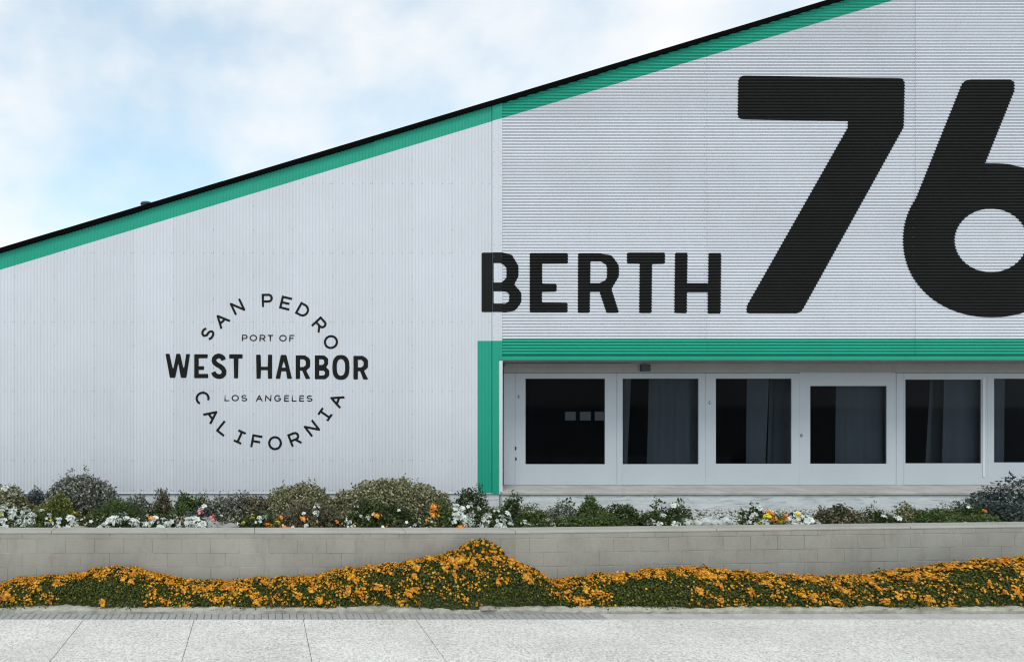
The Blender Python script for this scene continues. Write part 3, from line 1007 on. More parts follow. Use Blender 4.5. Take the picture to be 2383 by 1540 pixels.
# --- WEST HARBOR
cv = conv_crop(600, 1130, 2068 / 940)
wl = 'bold black painted letter %s of WEST HARBOR on the left wall'
paint(wl % 'W', [R([(136, 626), (172, 626), (203, 770), (232, 626), (266, 626), (222, 838), (175, 838)], 7), R([(234, 626), (266, 626), (298, 770), (318, 628), (353, 628), (320, 838), (272, 838)], 7)], [], cv, False)
paint(wl % 'E', [R([(389, 630), (509, 630), (507, 665), (430, 665, 1), (430, 735, 1), (475, 735), (475, 768), (430, 768, 1), (430, 803, 1), (512, 803), (512, 840), (389, 840)], 7)], [], cv, False)
paint(wl % 'S', strokes([[(648, 682), (640, 661), (622, 648), (602, 645), (580, 652), (566, 668), (563, 688), (571, 707), (590, 722), (618, 737), (640, 755), (653, 780), (650, 805), (634, 822), (610, 827), (585, 822), (567, 808), (556, 787)]], 42), [], cv, False)
paint(wl % 'T', [R([(697, 630), (815, 630), (815, 668), (777, 668, 1), (776, 842), (738, 842), (737, 668, 1), (697, 668)], 7)], [], cv, False)
paint(wl % 'H', [R([(934, 634), (974, 634), (974, 740, 1), (1036, 740, 1), (1036, 634), (1075, 634), (1075, 846), (1036, 846), (1036, 770, 1), (974, 770, 1), (974, 845), (936, 845)], 7)], [], cv, False)
paint(wl % 'A', [R([(1152, 636), (1200, 636), (1250, 846), (1207, 846), (1198, 780, 1), (1156, 780, 1), (1146, 846), (1105, 846)], 7)], [R([(1176, 690), (1194, 748), (1160, 748)], 2)], cv, False)
def bigR(dx, dy):
    return ([R([(1282 + dx, 640 + dy, 7), (1365 + dx, 640 + dy, 20), (1410 + dx, 670 + dy, 40), (1410 + dx, 745 + dy, 30), (1374 + dx, 772 + dy, 12), (1413 + dx, 848 + dy, 8), (1370 + dx, 848 + dy, 8), (1340 + dx, 775 + dy, 1), (1320 + dx, 775 + dy, 1), (1320 + dx, 848 + dy, 7), (1282 + dx, 848 + dy, 7)])],
            [R([(1320 + dx, 675 + dy, 1), (1352 + dx, 675 + dy, 15), (1370 + dx, 690 + dy, 15), (1370 + dx, 728 + dy, 15), (1350 + dx, 742 + dy, 10), (1320 + dx, 742 + dy, 1)])])
a_, s_ = bigR(0, 0)
paint(wl % 'first R', a_, s_, cv, False)
paint(wl % 'B', [R([(1450, 640, 7), (1532, 640, 15), (1567, 665, 30), (1567, 718, 25), (1550, 744, 8), (1578, 772, 30), (1578, 820, 30), (1545, 850, 25), (1450, 850, 7)])],
      [R([(1490, 675), (1522, 675, 10), (1530, 683, 8), (1530, 714, 8), (1518, 724, 8), (1490, 724)], 1), R([(1490, 775), (1525, 775, 8), (1538, 783, 8), (1538, 807, 8), (1525, 817, 8), (1490, 817)], 1)], cv, False)
paint(wl % 'O', [ellipse(1680, 746, 76, 109, 60, 2.5)], [ellipse(1680, 746, 37, 73, 48, 2.4)], cv, False)
a_, s_ = bigR(508, 4)
paint(wl % 'last R', a_, s_, cv, False)

# --- thin letters
def arc(cx, cy, rx, ry, a0, a1, n=14):
    return [(cx + rx * math.cos(math.radians(a0 + (a1 - a0) * k / n)), cy + ry * math.sin(math.radians(a0 + (a1 - a0) * k / n))) for k in range(n + 1)]
def thin(ch):       # centre lines in a unit box, y down
    e = 0.0
    return {
        'A': [[(0, 1), (0.5, 0), (1, 1)], [(0.19, 0.66), (0.81, 0.66)]],
        'C': [arc(0.5, 0.5, 0.5, 0.5, -48, -312, 26)],
        'D': [[(0, 0), (0, 1)], [(0, 0), (0.45, 0)] + arc(0.45, 0.5, 0.55, 0.5, -90, 90, 16) + [(0, 1)]],
        'E': [[(1, 0), (0, 0), (0, 1), (1, 1)], [(0, 0.5), (0.85, 0.5)]],
        'F': [[(1, 0), (0, 0), (0, 1)], [(0, 0.52), (0.85, 0.52)]],
        'G': [arc(0.5, 0.5, 0.5, 0.5, -45, -330, 26) + [(0.97, 0.55), (0.55, 0.55)]],
        'I': [[(0.5, 0), (0.5, 1)], [(0.1, 0), (0.9, 0)], [(0.1, 1), (0.9, 1)]],
        'L': [[(0, 0), (0, 1), (1, 1)]],
        'N': [[(0, 1), (0, 0), (1, 1), (1, 0)]],
        'O': [arc(0.5, 0.5, 0.5, 0.5, 0, 360, 36)],
        'P': [[(0, 1), (0, 0), (0.6, 0)] + arc(0.66, 0.3, 0.34, 0.3, -90, 90, 12) + [(0, 0.6)]],
        'R': [[(0, 1), (0, 0), (0.6, 0)] + arc(0.66, 0.29, 0.34, 0.29, -90, 90, 12) + [(0, 0.58)], [(0.55, 0.58), (0.98, 1)]],
        'S': [arc(0.5, 0.26, 0.46, 0.26, -28, -262, 16) + arc(0.5, 0.75, 0.5, 0.25, -84, 158, 18)],
        'T': [[(0.5, 0), (0.5, 1)], [(0, 0), (1, 0)]],
    }[ch]
def thin_letter(ch, cx, cy, w, h, rot, sw, label):
    L = []
    iw, ih = w - sw, h - sw
    ca, sa = math.cos(rot), math.sin(rot)
    for ln in thin(ch):
        q = []
        for (u, v) in ln:
            x, y = (u - 0.5) * iw, (v - 0.5) * ih
            q.append((x, y))
        # straight ends reach the full box
        def ext(p0, p1):
            d = np.array(p0) - np.array(p1); l = np.linalg.norm(d)
            return tuple(np.array(p0) + d / l * sw * 0.5)
        if ch in 'ADEFILNPRT' and len(q) > 1:
            q2 = list(q)
            q2[0] = ext(q[0], q[1]); q2[-1] = ext(q[-1], q[-2])
            if ch == 'D' and len(q) > 3: q2[0] = q[0]; q2[-1] = q[-1]
            if ch in 'PR' and len(q) > 3: q2[-1] = q[-1]
            if ch == 'R' and len(q) == 2: q2[0] = q[0]
            if ch in 'EF' and len(q) == 2: q2[0] = q[0]
            if ch == 'A' and len(q) == 2: q2 = q
            q = q2
        L.append([(cx + x * ca - y * sa, cy + x * sa + y * ca) for (x, y) in q])
    P = strokes(L, sw)
    # square outer corners for the angular letters
    if ch in 'ELFDPRN':
        cs = {'E': [(0, 0), (0, 1)], 'L': [(0, 1)], 'F': [(0, 0)], 'D': [(0, 0), (0, 1)], 'P': [(0, 0)], 'R': [(0, 0)], 'N': []}[ch]
        for (u, v) in cs:
            x, y = (u - 0.5) * iw, (v - 0.5) * ih
            k = sw / 2
            P.append([(cx + (x + i) * ca - (y + j) * sa, cy + (x + i) * sa + (y + j) * ca) for (i, j) in ((-k, -k), (k, -k), (k, k), (-k, k))])
    paint(label, P, [], cv, False)

CX, CY = 1045, 790
arcw = {'S': 92, 'A': 112, 'N': 104, 'P': 98, 'E': 92, 'D': 104, 'R': 98, 'O': 122, 'C': 118, 'L': 86, 'I': 84, 'F': 90}
top = [('S', 508, 449), ('A', 628, 330), ('N', 770, 213), ('P', 1032, 156), ('E', 1193, 180), ('D', 1347, 243), ('R', 1493, 370), ('O', 1592, 523)]
for i, (ch, px, py) in enumerate(top):
    rot = math.atan2(px - CX, -(py - CY))
    word = 'SAN' if i < 3 else 'PEDRO'
    h = 116 if ch != 'O' else 126
    thin_letter(ch, px, py, arcw[ch], h, rot, 19.5, 'thin black painted letter %s of %s curving over the round emblem' % (ch, word))
bot = [('C', 463, 1018), ('A', 545, 1168), ('L', 648, 1284), ('I', 790, 1358), ('F', 936, 1397), ('O', 1100, 1412), ('R', 1272, 1374), ('N', 1425, 1281), ('I', 1540, 1160), ('A', 1640, 1034)]
seen = {}
for i, (ch, px, py) in enumerate(bot):
    rot = math.atan2(px - CX, -(py - CY)) - math.pi
    seen[ch] = seen.get(ch, 0) + 1
    nth = {('A', 1): 'first A', ('A', 2): 'last A', ('I', 1): 'first I', ('I', 2): 'second I'}.get((ch, seen[ch]), ch)
    if ch == 'I' and seen[ch] == 2: rot -= 0.03
    h = 116 if ch not in 'CO' else 124
    thin_letter(ch, px, py, arcw[ch], h, rot, 19.5, 'thin black painted letter %s of CALIFORNIA curving under the round emblem' % nth)
for word, seq, y0, y1 in (('PORT OF', [('P', 808, 858), ('O', 877, 942), ('R', 963, 1015), ('T', 1035, 1083), ('O', 1137, 1203), ('F', 1225, 1270)], 460, 517),
                          ('LOS ANGELES', [('L', 655, 697), ('O', 718, 782), ('S', 803, 855), ('A', 933, 990), ('N', 1012, 1068), ('G', 1092, 1155), ('E', 1180, 1222), ('L', 1247, 1290), ('E', 1313, 1355), ('S', 1378, 1430)], 989, 1045)):
    seen = {}
    for k, (ch, a, b) in enumerate(seq):
        seen[ch] = seen.get(ch, 0) + 1
        tot = sum(1 for q in seq if q[0] == ch)
        nm = ch if tot == 1 else ('first ' if seen[ch] == 1 else 'last ') + ch
        thin_letter(ch, (a + b) / 2, (y0 + y1) / 2 + (k * 0.5 - 2), b - a, y1 - y0, 0.005, 9.5, 'small black painted letter %s of %s inside the emblem' % (nm, word))

# ------------------------------------------------------------------ plants
def unit(v):
    return v / (np.linalg.norm(v, axis=-1, keepdims=True) + 1e-9)
LEAF_V = np.array([(0, 0, 0), (-0.34, 0.45, 0.10), (0, 1.0, -0.04), (0.34, 0.45, 0.10)])
LEAF_F = np.array([(0, 3, 2), (0, 2, 1)])
def blossom_template(n=8, ruff=0.3, dome=0.35, inner=True):
    V = [(0, 0, dome)]
    for k in range(2 * n):
        a = math.pi * k / n
        r = 1.0 if k % 2 == 0 else 1.0 - ruff
        V.append((r * math.cos(a), r * math.sin(a), 0.05 if k % 2 else -0.08))
    F = [(0, 1 + k, 1 + (k + 1) % (2 * n)) for k in range(2 * n)]
    return np.array(V), np.array(F)
BLO_V, BLO_F = blossom_template(6, 0.28, 0.45)
PET_V, PET_F = blossom_template(5, 0.38, -0.28)
def frames(nrm, twist):
    n = unit(nrm)
    ref = np.where(np.abs(n[:, 2:3]) > 0.9, np.array([[1.0, 0, 0]]), np.array([[0, 0, 1.0]]))
    a = unit(np.cross(ref, n)); b = np.cross(n, a)
    c, s = np.cos(twist)[:, None], np.sin(twist)[:, None]
    return a * c + b * s, -a * s + b * c, n
def instances(TV, TF, pos, nrm, size, sx=1.0):
    N = len(pos)
    tw = rng.uniform(0, 2 * math.pi, N)
    a, b, n = frames(nrm, tw)
    sz = size[:, None, None]
    V = pos[:, None, :] + sz * (TV[None, :, 0:1] * sx * a[:, None, :] + TV[None, :, 1:2] * b[:, None, :] + TV[None, :, 2:3] * n[:, None, :])
    F = (TF[None] + (np.arange(N) * len(TV))[:, None, None]).reshape(-1, 3)
    return V.reshape(-1, 3), F
def scatter(name, TV, TF, pos, nrm, size, mat, parent, rnd=None, sx=1.0, kind=None):
    if len(pos) == 0: return None
    V, F = instances(TV, TF, pos, nrm, size, sx)
    r = rng.uniform(0, 1, len(pos)) if rnd is None else rnd
    return mk_np(name, V, F, mat, parent, kind=kind, rnd=np.repeat(r, len(TV)))

def smooth_noise(u, v, seed, f=1.0):
    r = np.random.default_rng(seed)
    t = np.zeros_like(u)
    for k in range(9):
        ang = r.uniform(0, 2 * math.pi); fr = f * (0.6 + 2.2 * r.random()); ph = r.uniform(0, 6.3)
        t += np.sin((u * math.cos(ang) + v * math.sin(ang)) * fr * 6.28 + ph) / (0.8 + 0.35 * k)
    return t / 2.6

# --- marigold border
prof_pts = [(-200, 1372), (0, 1360), (60, 1345), (140, 1338), (180, 1332), (240, 1324), (330, 1326), (370, 1340), (480, 1350), (560, 1354), (640, 1348), (720, 1342), (820, 1322), (900, 1314), (980, 1298), (1060, 1286), (1100, 1284), (1160, 1292), (1180, 1300), (1230, 1314), (1262, 1334), (1290, 1350), (1340, 1348), (1400, 1338), (1440, 1343), (1500, 1322), (1600, 1320), (1680, 1330), (1800, 1337), (1900, 1342), (2000, 1340), (2060, 1332), (2140, 1322), (2220, 1312), (2300, 1302), (2383, 1297), (2600, 1290)]
ppx = np.array([p[0] for p in prof_pts], float); ppy = np.array([p[1] for p in prof_pts], float)
D_CREST = 8.80
cl_edges = [-190, 140, 372, 610, 820, 1035, 1182, 1286, 1444, 1690, 1905, 2135, 2560]
cl_labels = ['orange marigold clump at the far left end of the border',
             'marigold hump with a bare dark green front, above the leftmost paving joint',
             'low marigold clump dense with flowers, just left of the long dip',
             'lowest marigold clump below the round emblem, right of the dip',
             'marigold clump rising towards the tall tuft',
             'high marigold clump directly under the tall tuft',
             'marigold clump with a round dark green front right of the tall tuft',
             'small low marigold clump right of the notch in the border',
             'marigold hump with a wide bare green front in the right half',
             'flat-topped marigold clump full of blossoms below the fourth door',
             'marigold clump in the right-hand dip of the border',
             'marigold clump climbing to the right picture edge']
green_patches = [(235, 1385, 95, 34, 1.0), (1200, 1388, 78, 30, 1.0), (1510, 1385, 80, 34, 1.0), (1110, 1283, 40, 14, 1.0), (60, 1415, 60, 8, .5), (2260, 1345, 60, 14, 0.5), (900, 1345, 50, 12, 0.5)]
cluster_meshes = []
for k in range(6):
    nb = 20
    p = np.clip(rng.normal(0, 1, (nb, 3)), -1.25, 1.25) * np.array([0.026, 0.026, 0.008]) * rng.uniform(0.8, 1.25)
    p[0] = 0
    nn = np.stack([p[:, 0] * 14, p[:, 1] * 14, np.ones(nb)], -1) + rng.normal(0, 0.3, (nb, 3))
    V, F = instances(BLO_V, BLO_F, p, nn, rng.uniform(0.011, 0.019, nb))
    o = mk_np('flower_cluster', V, F, MAT['marigold'], None, rnd=np.repeat(rng.uniform(0, 1, nb), len(BLO_V)))
    cluster_meshes.append(o.data)
    col.objects.unlink(o); bpy.data.objects.remove(o)

def bed_surface(ox, t):
    """ox along border (overview px at crest depth), t in 0 (front foot) .. 1 (crest) .. 1.5 (behind)"""
    oy = np.interp(ox, ppx, ppy)
    zt = CAMZ - (oy * 661 / 1540 - VPY) * D_CREST / FPX - 0.015
    x = (ox * 1024 / 2383 - VPX) * D_CREST / FPX
    lump = 0.045 * smooth_noise(x, t, 11, 0.55) + 0.02 * smooth_noise(x, t * 0.5, 12, 1.7)
    zt = zt + 0.016 * smooth_noise(x, 0 * x, 41, 1.6) + 0.012 * smooth_noise(x, 0 * x, 43, 4.0)
    ang = t * math.pi / 2
    y = D_CREST - (D_CREST - 8.365) * np.cos(np.minimum(ang, math.pi / 2)) ** 1.0 * (1 + 0.0 * x) + np.maximum(t - 1, 0) * 0.30 - lump * np.cos(np.minimum(ang, 1.5))
    z = 0.05 + (zt - 0.05) * np.sin(np.minimum(ang, math.pi - ang)) ** 0.75 + 0.5 * lump * np.sin(np.minimum(ang, 1.5))
    return np.stack([x, y, z], -1)
def bed_normal(ox, t):
    e = 1e-2
    du = bed_surface(ox + 2.0, t) - bed_surface(ox - 2.0, t)
    dv = bed_surface(ox, np.minimum(t + e, 1.9)) - bed_surface(ox, np.maximum(t - e, 0.01))
    return unit(np.cross(du, dv))
def screen_o(P):
    ox = (P[:, 0] * FPX / P[:, 1] + VPX) * 2383 / 1024
    oy = ((CAMZ - P[:, 2]) * FPX / P[:, 1] + VPY) * 1540 / 661
    return ox, oy
def flower_prob(P, t):
    ox, oy = screen_o(P)
    n = smooth_noise(P[:, 0] * 1.0, P[:, 2] * 1.3, 23, 2.2)
    n2 = smooth_noise(P[:, 0] * 1.0, P[:, 2] * 1.2, 29, 0.6)
    pr = 0.34 + 0.46 * n + 0.14 * n2 + 0.75 * np.clip((t - 0.55) / 0.35, 0, 1)
    for (cx, cy, rx, ry, s) in green_patches:
        d = ((ox - cx) / rx) ** 2 + ((oy - cy) / ry) ** 2
        pr -= 1.5 * s * np.clip(1.35 - d, 0, 1)
    return np.clip(pr, 0.006, 1)
for ci in range(len(cl_edges) - 1):
    e0, e1 = cl_edges[ci], cl_edges[ci + 1]
    mid = bed_surface(np.array([(e0 + e1) / 2.0]), np.array([0.4]))[0]
    t_ = thing('marigold_clump', cl_labels[ci], 'flowers', (mid[0], 8.6, 0.03), 'orange marigolds along the kerb')
    width_m = (e1 - e0) * 1024 / 2383 * D_CREST / FPX
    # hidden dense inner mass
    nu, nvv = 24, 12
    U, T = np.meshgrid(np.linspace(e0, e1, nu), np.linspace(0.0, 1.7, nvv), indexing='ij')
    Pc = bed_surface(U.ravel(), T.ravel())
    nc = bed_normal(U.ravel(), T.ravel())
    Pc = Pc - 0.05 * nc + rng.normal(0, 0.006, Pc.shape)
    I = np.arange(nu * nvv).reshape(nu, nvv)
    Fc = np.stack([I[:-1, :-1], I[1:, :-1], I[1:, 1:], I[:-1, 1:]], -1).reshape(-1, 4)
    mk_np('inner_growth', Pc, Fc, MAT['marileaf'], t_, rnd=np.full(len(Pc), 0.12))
    # leaves
    N = int(9500 * width_m)
    ox = rng.uniform(e0, e1, N); t = rng.uniform(0.0, 1.6, N) ** 1.0
    P = bed_surface(ox, t); nr = bed_normal(ox, t)
    P = P - nr * rng.uniform(-0.012, 0.05, N)[:, None] + rng.normal(0, 0.008, P.shape)
    sp = (t < 0.12) & (rng.uniform(0, 1, N) < 0.30) & (smooth_noise(P[:, 0], 0 * P[:, 0], 77, 1.5) > 0.15)
    P[sp, 1] -= rng.uniform(0, 0.10, sp.sum())
    P[:, 2] = np.maximum(P[:, 2], np.where(sp, 0.066, 0.03))
    nn = nr * 0.8 + rng.normal(0, 0.55, P.shape) + np.array([0, 0, 0.25])
    scatter('foliage', LEAF_V, LEAF_F, P, nn, rng.uniform(0.018, 0.036, N), MAT['marileaf'], t_, kind='stuff')
    # single blossoms
    N = int(2300 * width_m)
    ox = rng.uniform(e0, e1, N); t = rng.uniform(0.02, 1.25, N)
    P = bed_surface(ox, t); nr = bed_normal(ox, t)
    keep = rng.uniform(0, 1, N) < 0.62 * flower_prob(P, t)
    P, nr = P[keep], nr[keep]
    P = P + nr * rng.uniform(0.008, 0.03, len(P))[:, None]
    scatter('blossoms', BLO_V, BLO_F, P, nr + rng.normal(0, 0.45, P.shape), rng.uniform(0.007, 0.019, len(P)), MAT['marigold'], t_, kind='stuff')
    # flower clusters, one object each
    want = int(round(21 * width_m))
    tries = 0; got = 0
    while got < want and tries < 1500:
        tries += 1
        ox1 = np.array([rng.uniform(e0, e1)]); t1 = np.array([rng.uniform(0.03, 1.05)])
        P1 = bed_surface(ox1, t1)
        if rng.uniform() > flower_prob(P1, t1)[0]: continue
        n1_ = bed_normal(ox1, t1)[0]
        o = bpy.data.objects.new('flower_cluster', cluster_meshes[int(rng.integers(6))])
        place(o, t_, tuple(P1[0] + n1_ * 0.02))
        o.rotation_euler = (Vector(n1_) + Vector(rng.normal(0, 0.25, 3))).to_track_quat('Z', 'Y').to_euler()
        o.scale = (rng.uniform(0.7, 1.6), rng.uniform(0.7, 1.6), 1.0)
        got += 1

def shrub(name, label, cat, ox0, ox1, oyt, d, mat, leaf, n_mult=1.0, base=0.64, lump=0.16, ry=None, group=None,
          oyb=None, shape=1.0, blooms=None, spikes=0, aspect=1.0, up=0.2, stems=True):
    xa, xb = WX(ox0, d), WX(ox1, d)
    zt = WZ(oyt, d)
    zb_ = base if oyb is None else max(base, WZ(oyb, d))
    cx, rx, rz_ = (xa + xb) / 2, (xb - xa) / 2, max(0.06, zt - zb_)
    ry = ry or min(rx, max(0.14, rz_ * 0.9))
    ry = min(ry, 0.75)
    if ox1 - ox0 < 130 and cat == 'shrub': rx *= 1.22; lump = max(lump, .24)
    seed = int(rng.integers(1 << 30))
    o = thing(name, label, cat, (cx, d, base), group)
    area = math.pi * (rx + ry) / 2 * (rz_ + (rx + ry) / 2) * 1.1
    N = int(min(26000, max(150, n_mult * 3.0 * area / (leaf * leaf * 0.34))))
    def dome(N, lo, hi):
        u = rng.uniform(0, 2 * math.pi, N); w = rng.uniform(-0.05, 1, N)
        s = np.sqrt(np.maximum(0, 1 - np.clip(w, 0, 1) ** 2))
        dirs = np.stack([s * np.cos(u), s * np.sin(u), np.clip(w, 0, 1)], -1)
        k = 1 + lump * (smooth_noise(np.cos(u) * s * 0.9 * rx * 4, w + np.sin(u) * s, seed, 0.35) + 0.5 * smooth_noise(np.cos(u) * s * 3 * rx, w * 2 + np.sin(u) * s * 2, seed + 1, 0.8))
        r = rng.uniform(lo, hi, N) ** 0.6 * k
        P = np.stack([cx + dirs[:, 0] * rx * r, d + dirs[:, 1] * ry * r, zb_ + np.abs(dirs[:, 2]) ** shape * rz_ * r], -1)
        nr = unit(np.stack([dirs[:, 0] / rx, dirs[:, 1] / ry, (dirs[:, 2] + 0.1) / rz_], -1))
        return P, nr
    P, nr = dome(N, 0.55, 1.02)
    if spikes:
        extra = []
        en = []
        Ps, ns = dome(spikes, 0.95, 1.0)
        for p, n_ in zip(Ps, ns):
            h = rng.uniform(0.4, 1.2) * leaf * 2.2
            m_ = 9
            v = np.linspace(0, 1, m_)[:, None]
            extra.append(p + v * (n_ * 0.3 + np.array([0, 0, 1])) * h + rng.normal(0, leaf * 0.2, (m_, 3)))
            en.append(np.repeat(n_[None], m_, 0) + rng.normal(0, 0.6, (m_, 3)))
        P = np.concatenate([P] + extra); nr = np.concatenate([nr] + en)
        N = len(P)
    nn = nr * 0.7 + rng.normal(0, 0.6, P.shape) + np.array([0, 0, up])
    scatter('foliage', LEAF_V, LEAF_F, P, nn, rng.uniform(0.65, 1.25, N) * leaf, mat, o, sx=aspect, rnd=np.clip(rng.beta(1.6, 2.0, N), 0, 1))
    if stems:
        V, F = [], []
        for k in range(7):
            tip = np.array([cx + rng.uniform(-0.6, 0.6) * rx, d + rng.uniform(-0.5, 0.5) * ry, zb_ + rng.uniform(0.4, 0.8) * rz_])
            root = np.array([cx + rng.uniform(-0.25, 0.25) * rx, d, base - 0.02])
            r = 0.006
            k0 = len(V)
            for q, rr in ((root, r * 1.4), (tip, r * 0.6)):
                for s in range(5):
                    a = s * 2 * math.pi / 5
                    V.append((q[0] + rr * math.cos(a), q[1] + rr * math.sin(a), q[2]))
            for s in range(5):
                F.append((k0 + s, k0 + (s + 1) % 5, k0 + 5 + (s + 1) % 5, k0 + 5 + s))
        mk('stems', V, F, MAT['stem'], o)
    if blooms:
        for (bmat, cnt, size, tv) in blooms:
            for q in range(int(round(cnt * (2.5 if tv == 'round' else 1.7)))):
                Pb, nb = dome(1, 0.98, 1.05)
                if Pb[0][1] > d: Pb[0][1] = 2 * d - Pb[0][1]; nb[0][1] = -abs(nb[0][1])
                bloom(o, Pb[0], nb[0] + np.array([0, -0.5, 0.25]), size * (1.2 if tv == 'round' else 1.15) * rng.uniform(0.7, 1.3), bmat, tv)
    return o

bloom_cache = {}
def bloom(parent, pos, nrm, size, bmat, kind):
    key = (bmat.name, kind, int(rng.integers(3)))
    if key not in bloom_cache:
        if kind == 'round':         # full rounded bloom of a few overlapping petals
            nb = 5
            p = rng.normal(0, 0.42, (nb, 3)) * np.array([1, 1, 0.2])
            V, F = instances(PET_V, PET_F, p, np.stack([p[:, 0], p[:, 1], np.full(nb, 0.9)], -1), rng.uniform(0.40, 0.75, nb))
            r = np.repeat(rng.uniform(0, 1, nb), len(PET_V))
        else:                        # ruffled head
            nb = 9
            p = rng.normal(0, 0.4, (nb, 3)) * np.array([1, 1, 0.4])
            V, F = instances(BLO_V, BLO_F, p, np.stack([p[:, 0], p[:, 1], np.full(nb, 0.6)], -1) + rng.normal(0, .3, (nb, 3)), rng.uniform(0.35, 0.6, nb))
            r = np.repeat(rng.uniform(0, 1, nb), len(BLO_V))
        o = mk_np('bloom', V, F, bmat, None, rnd=r)
        bloom_cache[key] = o.data
        col.objects.unlink(o); bpy.data.objects.remove(o)
    o = bpy.data.objects.new('bloom', bloom_cache[key])
    place(o, parent, tuple(pos))
    o.rotation_euler = Vector(nrm).to_track_quat('Z', 'Y').to_euler()
    o.scale = (size,) * 3

Wt, Og, Ye, Pk = MAT['white'], MAT['orange'], MAT['yellow'], MAT['pink']
GB = 'plants in the upper bed'
# left end
shrub('shrub', 'olive shrub with small white flowers at the left picture edge', 'shrub', -90, 92, 1138, 10.7, MAT['oliveleaf'], 0.045, lump=.2, group=GB, blooms=[(Wt, 10, .045, 'round')], spikes=14)
shrub('shrub', 'grey-green dome shrub against the wall at the left, darker underneath', 'shrub', 98, 278, 1109, 11.1, MAT['greyleaf'], 0.050, lump=.07, group=GB, spikes=30, oyb=1180, shape=0.9, n_mult=1.1)
shrub('shrub', 'dark shadowy shrub beneath the grey-green dome shrub', 'shrub', 120, 240, 1165, 11.0, MAT['darkleaf'], 0.04, group=GB)
shrub('shrub', 'small yellowish green shrub left of the grey-green dome', 'shrub', 88, 170, 1160, 10.3, MAT['yelleaf'], 0.035, group=GB, lump=.2)
shrub('shrub', 'low blue-grey shrub between the left edge and the dome shrub', 'shrub', 60, 140, 1140, 11.3, MAT['bluleaf'], 0.04, group=GB)
shrub('flowering_plant', 'white flowering plant nearest the left edge on the wall', 'flowers', -60, 62, 1183, 9.75, MAT['midleaf'], 0.035, group=GB, blooms=[(Wt, 9, .062, 'round'), (Ye, 2, .045, 'ruff')])
shrub('flowering_plant', 'white flowering plant second from the left edge', 'flowers', 40, 130, 1188, 9.7, MAT['midleaf'], 0.035, group=GB, blooms=[(Wt, 11, .062, 'round')])
shrub('flowering_plant', 'plant with white and yellow flowers left of the bare soil gap', 'flowers', 105, 190, 1198, 9.65, MAT['darkleaf'], 0.032, group=GB, blooms=[(Wt, 6, .055, 'round'), (Ye, 2, .04, 'ruff')])
shrub('flowering_plant', 'small plant with orange leaves beside the bare soil gap', 'flowers', 150, 192, 1192, 10.0, MAT['yelleaf'], 0.03, group=GB, blooms=[(Og, 4, .038, 'ruff')])
shrub('shrub', 'feathery dark green spreading plant right of the dome shrub', 'shrub', 192, 352, 1168, 10.3, MAT['midleaf'], 0.035, lump=.2, group=GB, aspect=.6)
shrub('flowering_plant', 'dark green plant with white blooms right of the bare soil gap', 'flowers', 218, 332, 1194, 9.65, MAT['darkleaf'], 0.034, group=GB, blooms=[(Wt, 15, .066, 'round')])
shrub('shrub', 'grey spiky shrub against the wall right of the dome shrub', 'shrub', 286, 358, 1158, 10.9, MAT['greyleaf'], 0.042, group=GB, spikes=14)
shrub('shrub', 'narrow upright grey-brown shrub against the drip edge', 'shrub', 360, 400, 1148, 10.8, MAT['dryleaf'], 0.038, group=GB, spikes=10, lump=.25)
shrub('flowering_plant', 'low plant with white blooms and one bright orange flower', 'flowers', 330, 425, 1196, 9.65, MAT['darkleaf'], 0.034, group=GB, blooms=[(Wt, 7, .06, 'round'), (Og, 1, .07, 'ruff')])
shrub('shrub', 'dark green shrub with pale tips below the emblem, left one', 'shrub', 402, 480, 1152, 10.6, MAT['midleaf'], 0.04, group=GB, spikes=12)
shrub('shrub', 'grey-green shrub below the emblem, right one', 'shrub', 465, 562, 1149, 10.8, MAT['greyleaf'], 0.042, group=GB, spikes=16, n_mult=.9)
shrub('flowering_plant', 'flat plant with pink flowers below the emblem', 'flowers', 415, 505, 1184, 10.0, MAT['bluleaf'], 0.036, group=GB, blooms=[(Pk, 5, .045, 'ruff'), (Wt, 4, .06, 'round')])
shrub('flowering_plant', 'low plant with white blooms in front of the pink flowers', 'flowers', 410, 492, 1203, 9.6, MAT['darkleaf'], 0.034, group=GB, blooms=[(Wt, 9, .064, 'round')])
shrub('shrub', 'small brownish shrub left of the olive mounds', 'shrub', 555, 640, 1152, 10.9, MAT['dryleaf'], 0.04, group=GB, spikes=8)
shrub('flowering_plant', 'plant with yellow and red flowers left of the olive mounds', 'flowers', 545, 660, 1194, 9.7, MAT['darkleaf'], 0.035, group=GB, blooms=[(Ye, 4, .055, 'ruff'), (Pk, 4, .05, 'ruff'), (Og, 3, .05, 'ruff'), (Wt, 4, .05, 'round')])
shrub('shrub', 'smaller olive shrub mound left of the largest mound', 'shrub', 600, 804, 1128, 10.8, MAT['oliveleaf'], 0.042, lump=.06, group=GB, spikes=26)
shrub('shrub', 'largest olive shrub mound in the middle of the bed', 'shrub', 750, 1066, 1115, 10.9, MAT['oliveleaf'], 0.044, lump=.06, group=GB, spikes=34, n_mult=1.1)
shrub('shrub', 'dark leafy plant with orange flowers in front of the smaller olive mound', 'shrub', 640, 800, 1183, 9.85, MAT['dryleaf'], 0.04, lump=.2, group=GB, blooms=[(Og, 5, .045, 'ruff'), (Wt, 2, .04, 'round')])
shrub('shrub', 'dark green leafy plant in front of the largest olive mound', 'shrub', 775, 1000, 1176, 9.95, MAT['darkleaf'], 0.042, lump=.2, group=GB, blooms=[(Og, 4, .045, 'ruff'), (Wt, 6, .03, 'round')])
shrub('flowering_plant', 'plant with a burst of orange flowers at the right foot of the largest mound', 'flowers', 985, 1060, 1172, 9.85, MAT['midleaf'], 0.036, group=GB, blooms=[(Og, 6, .05, 'ruff')])
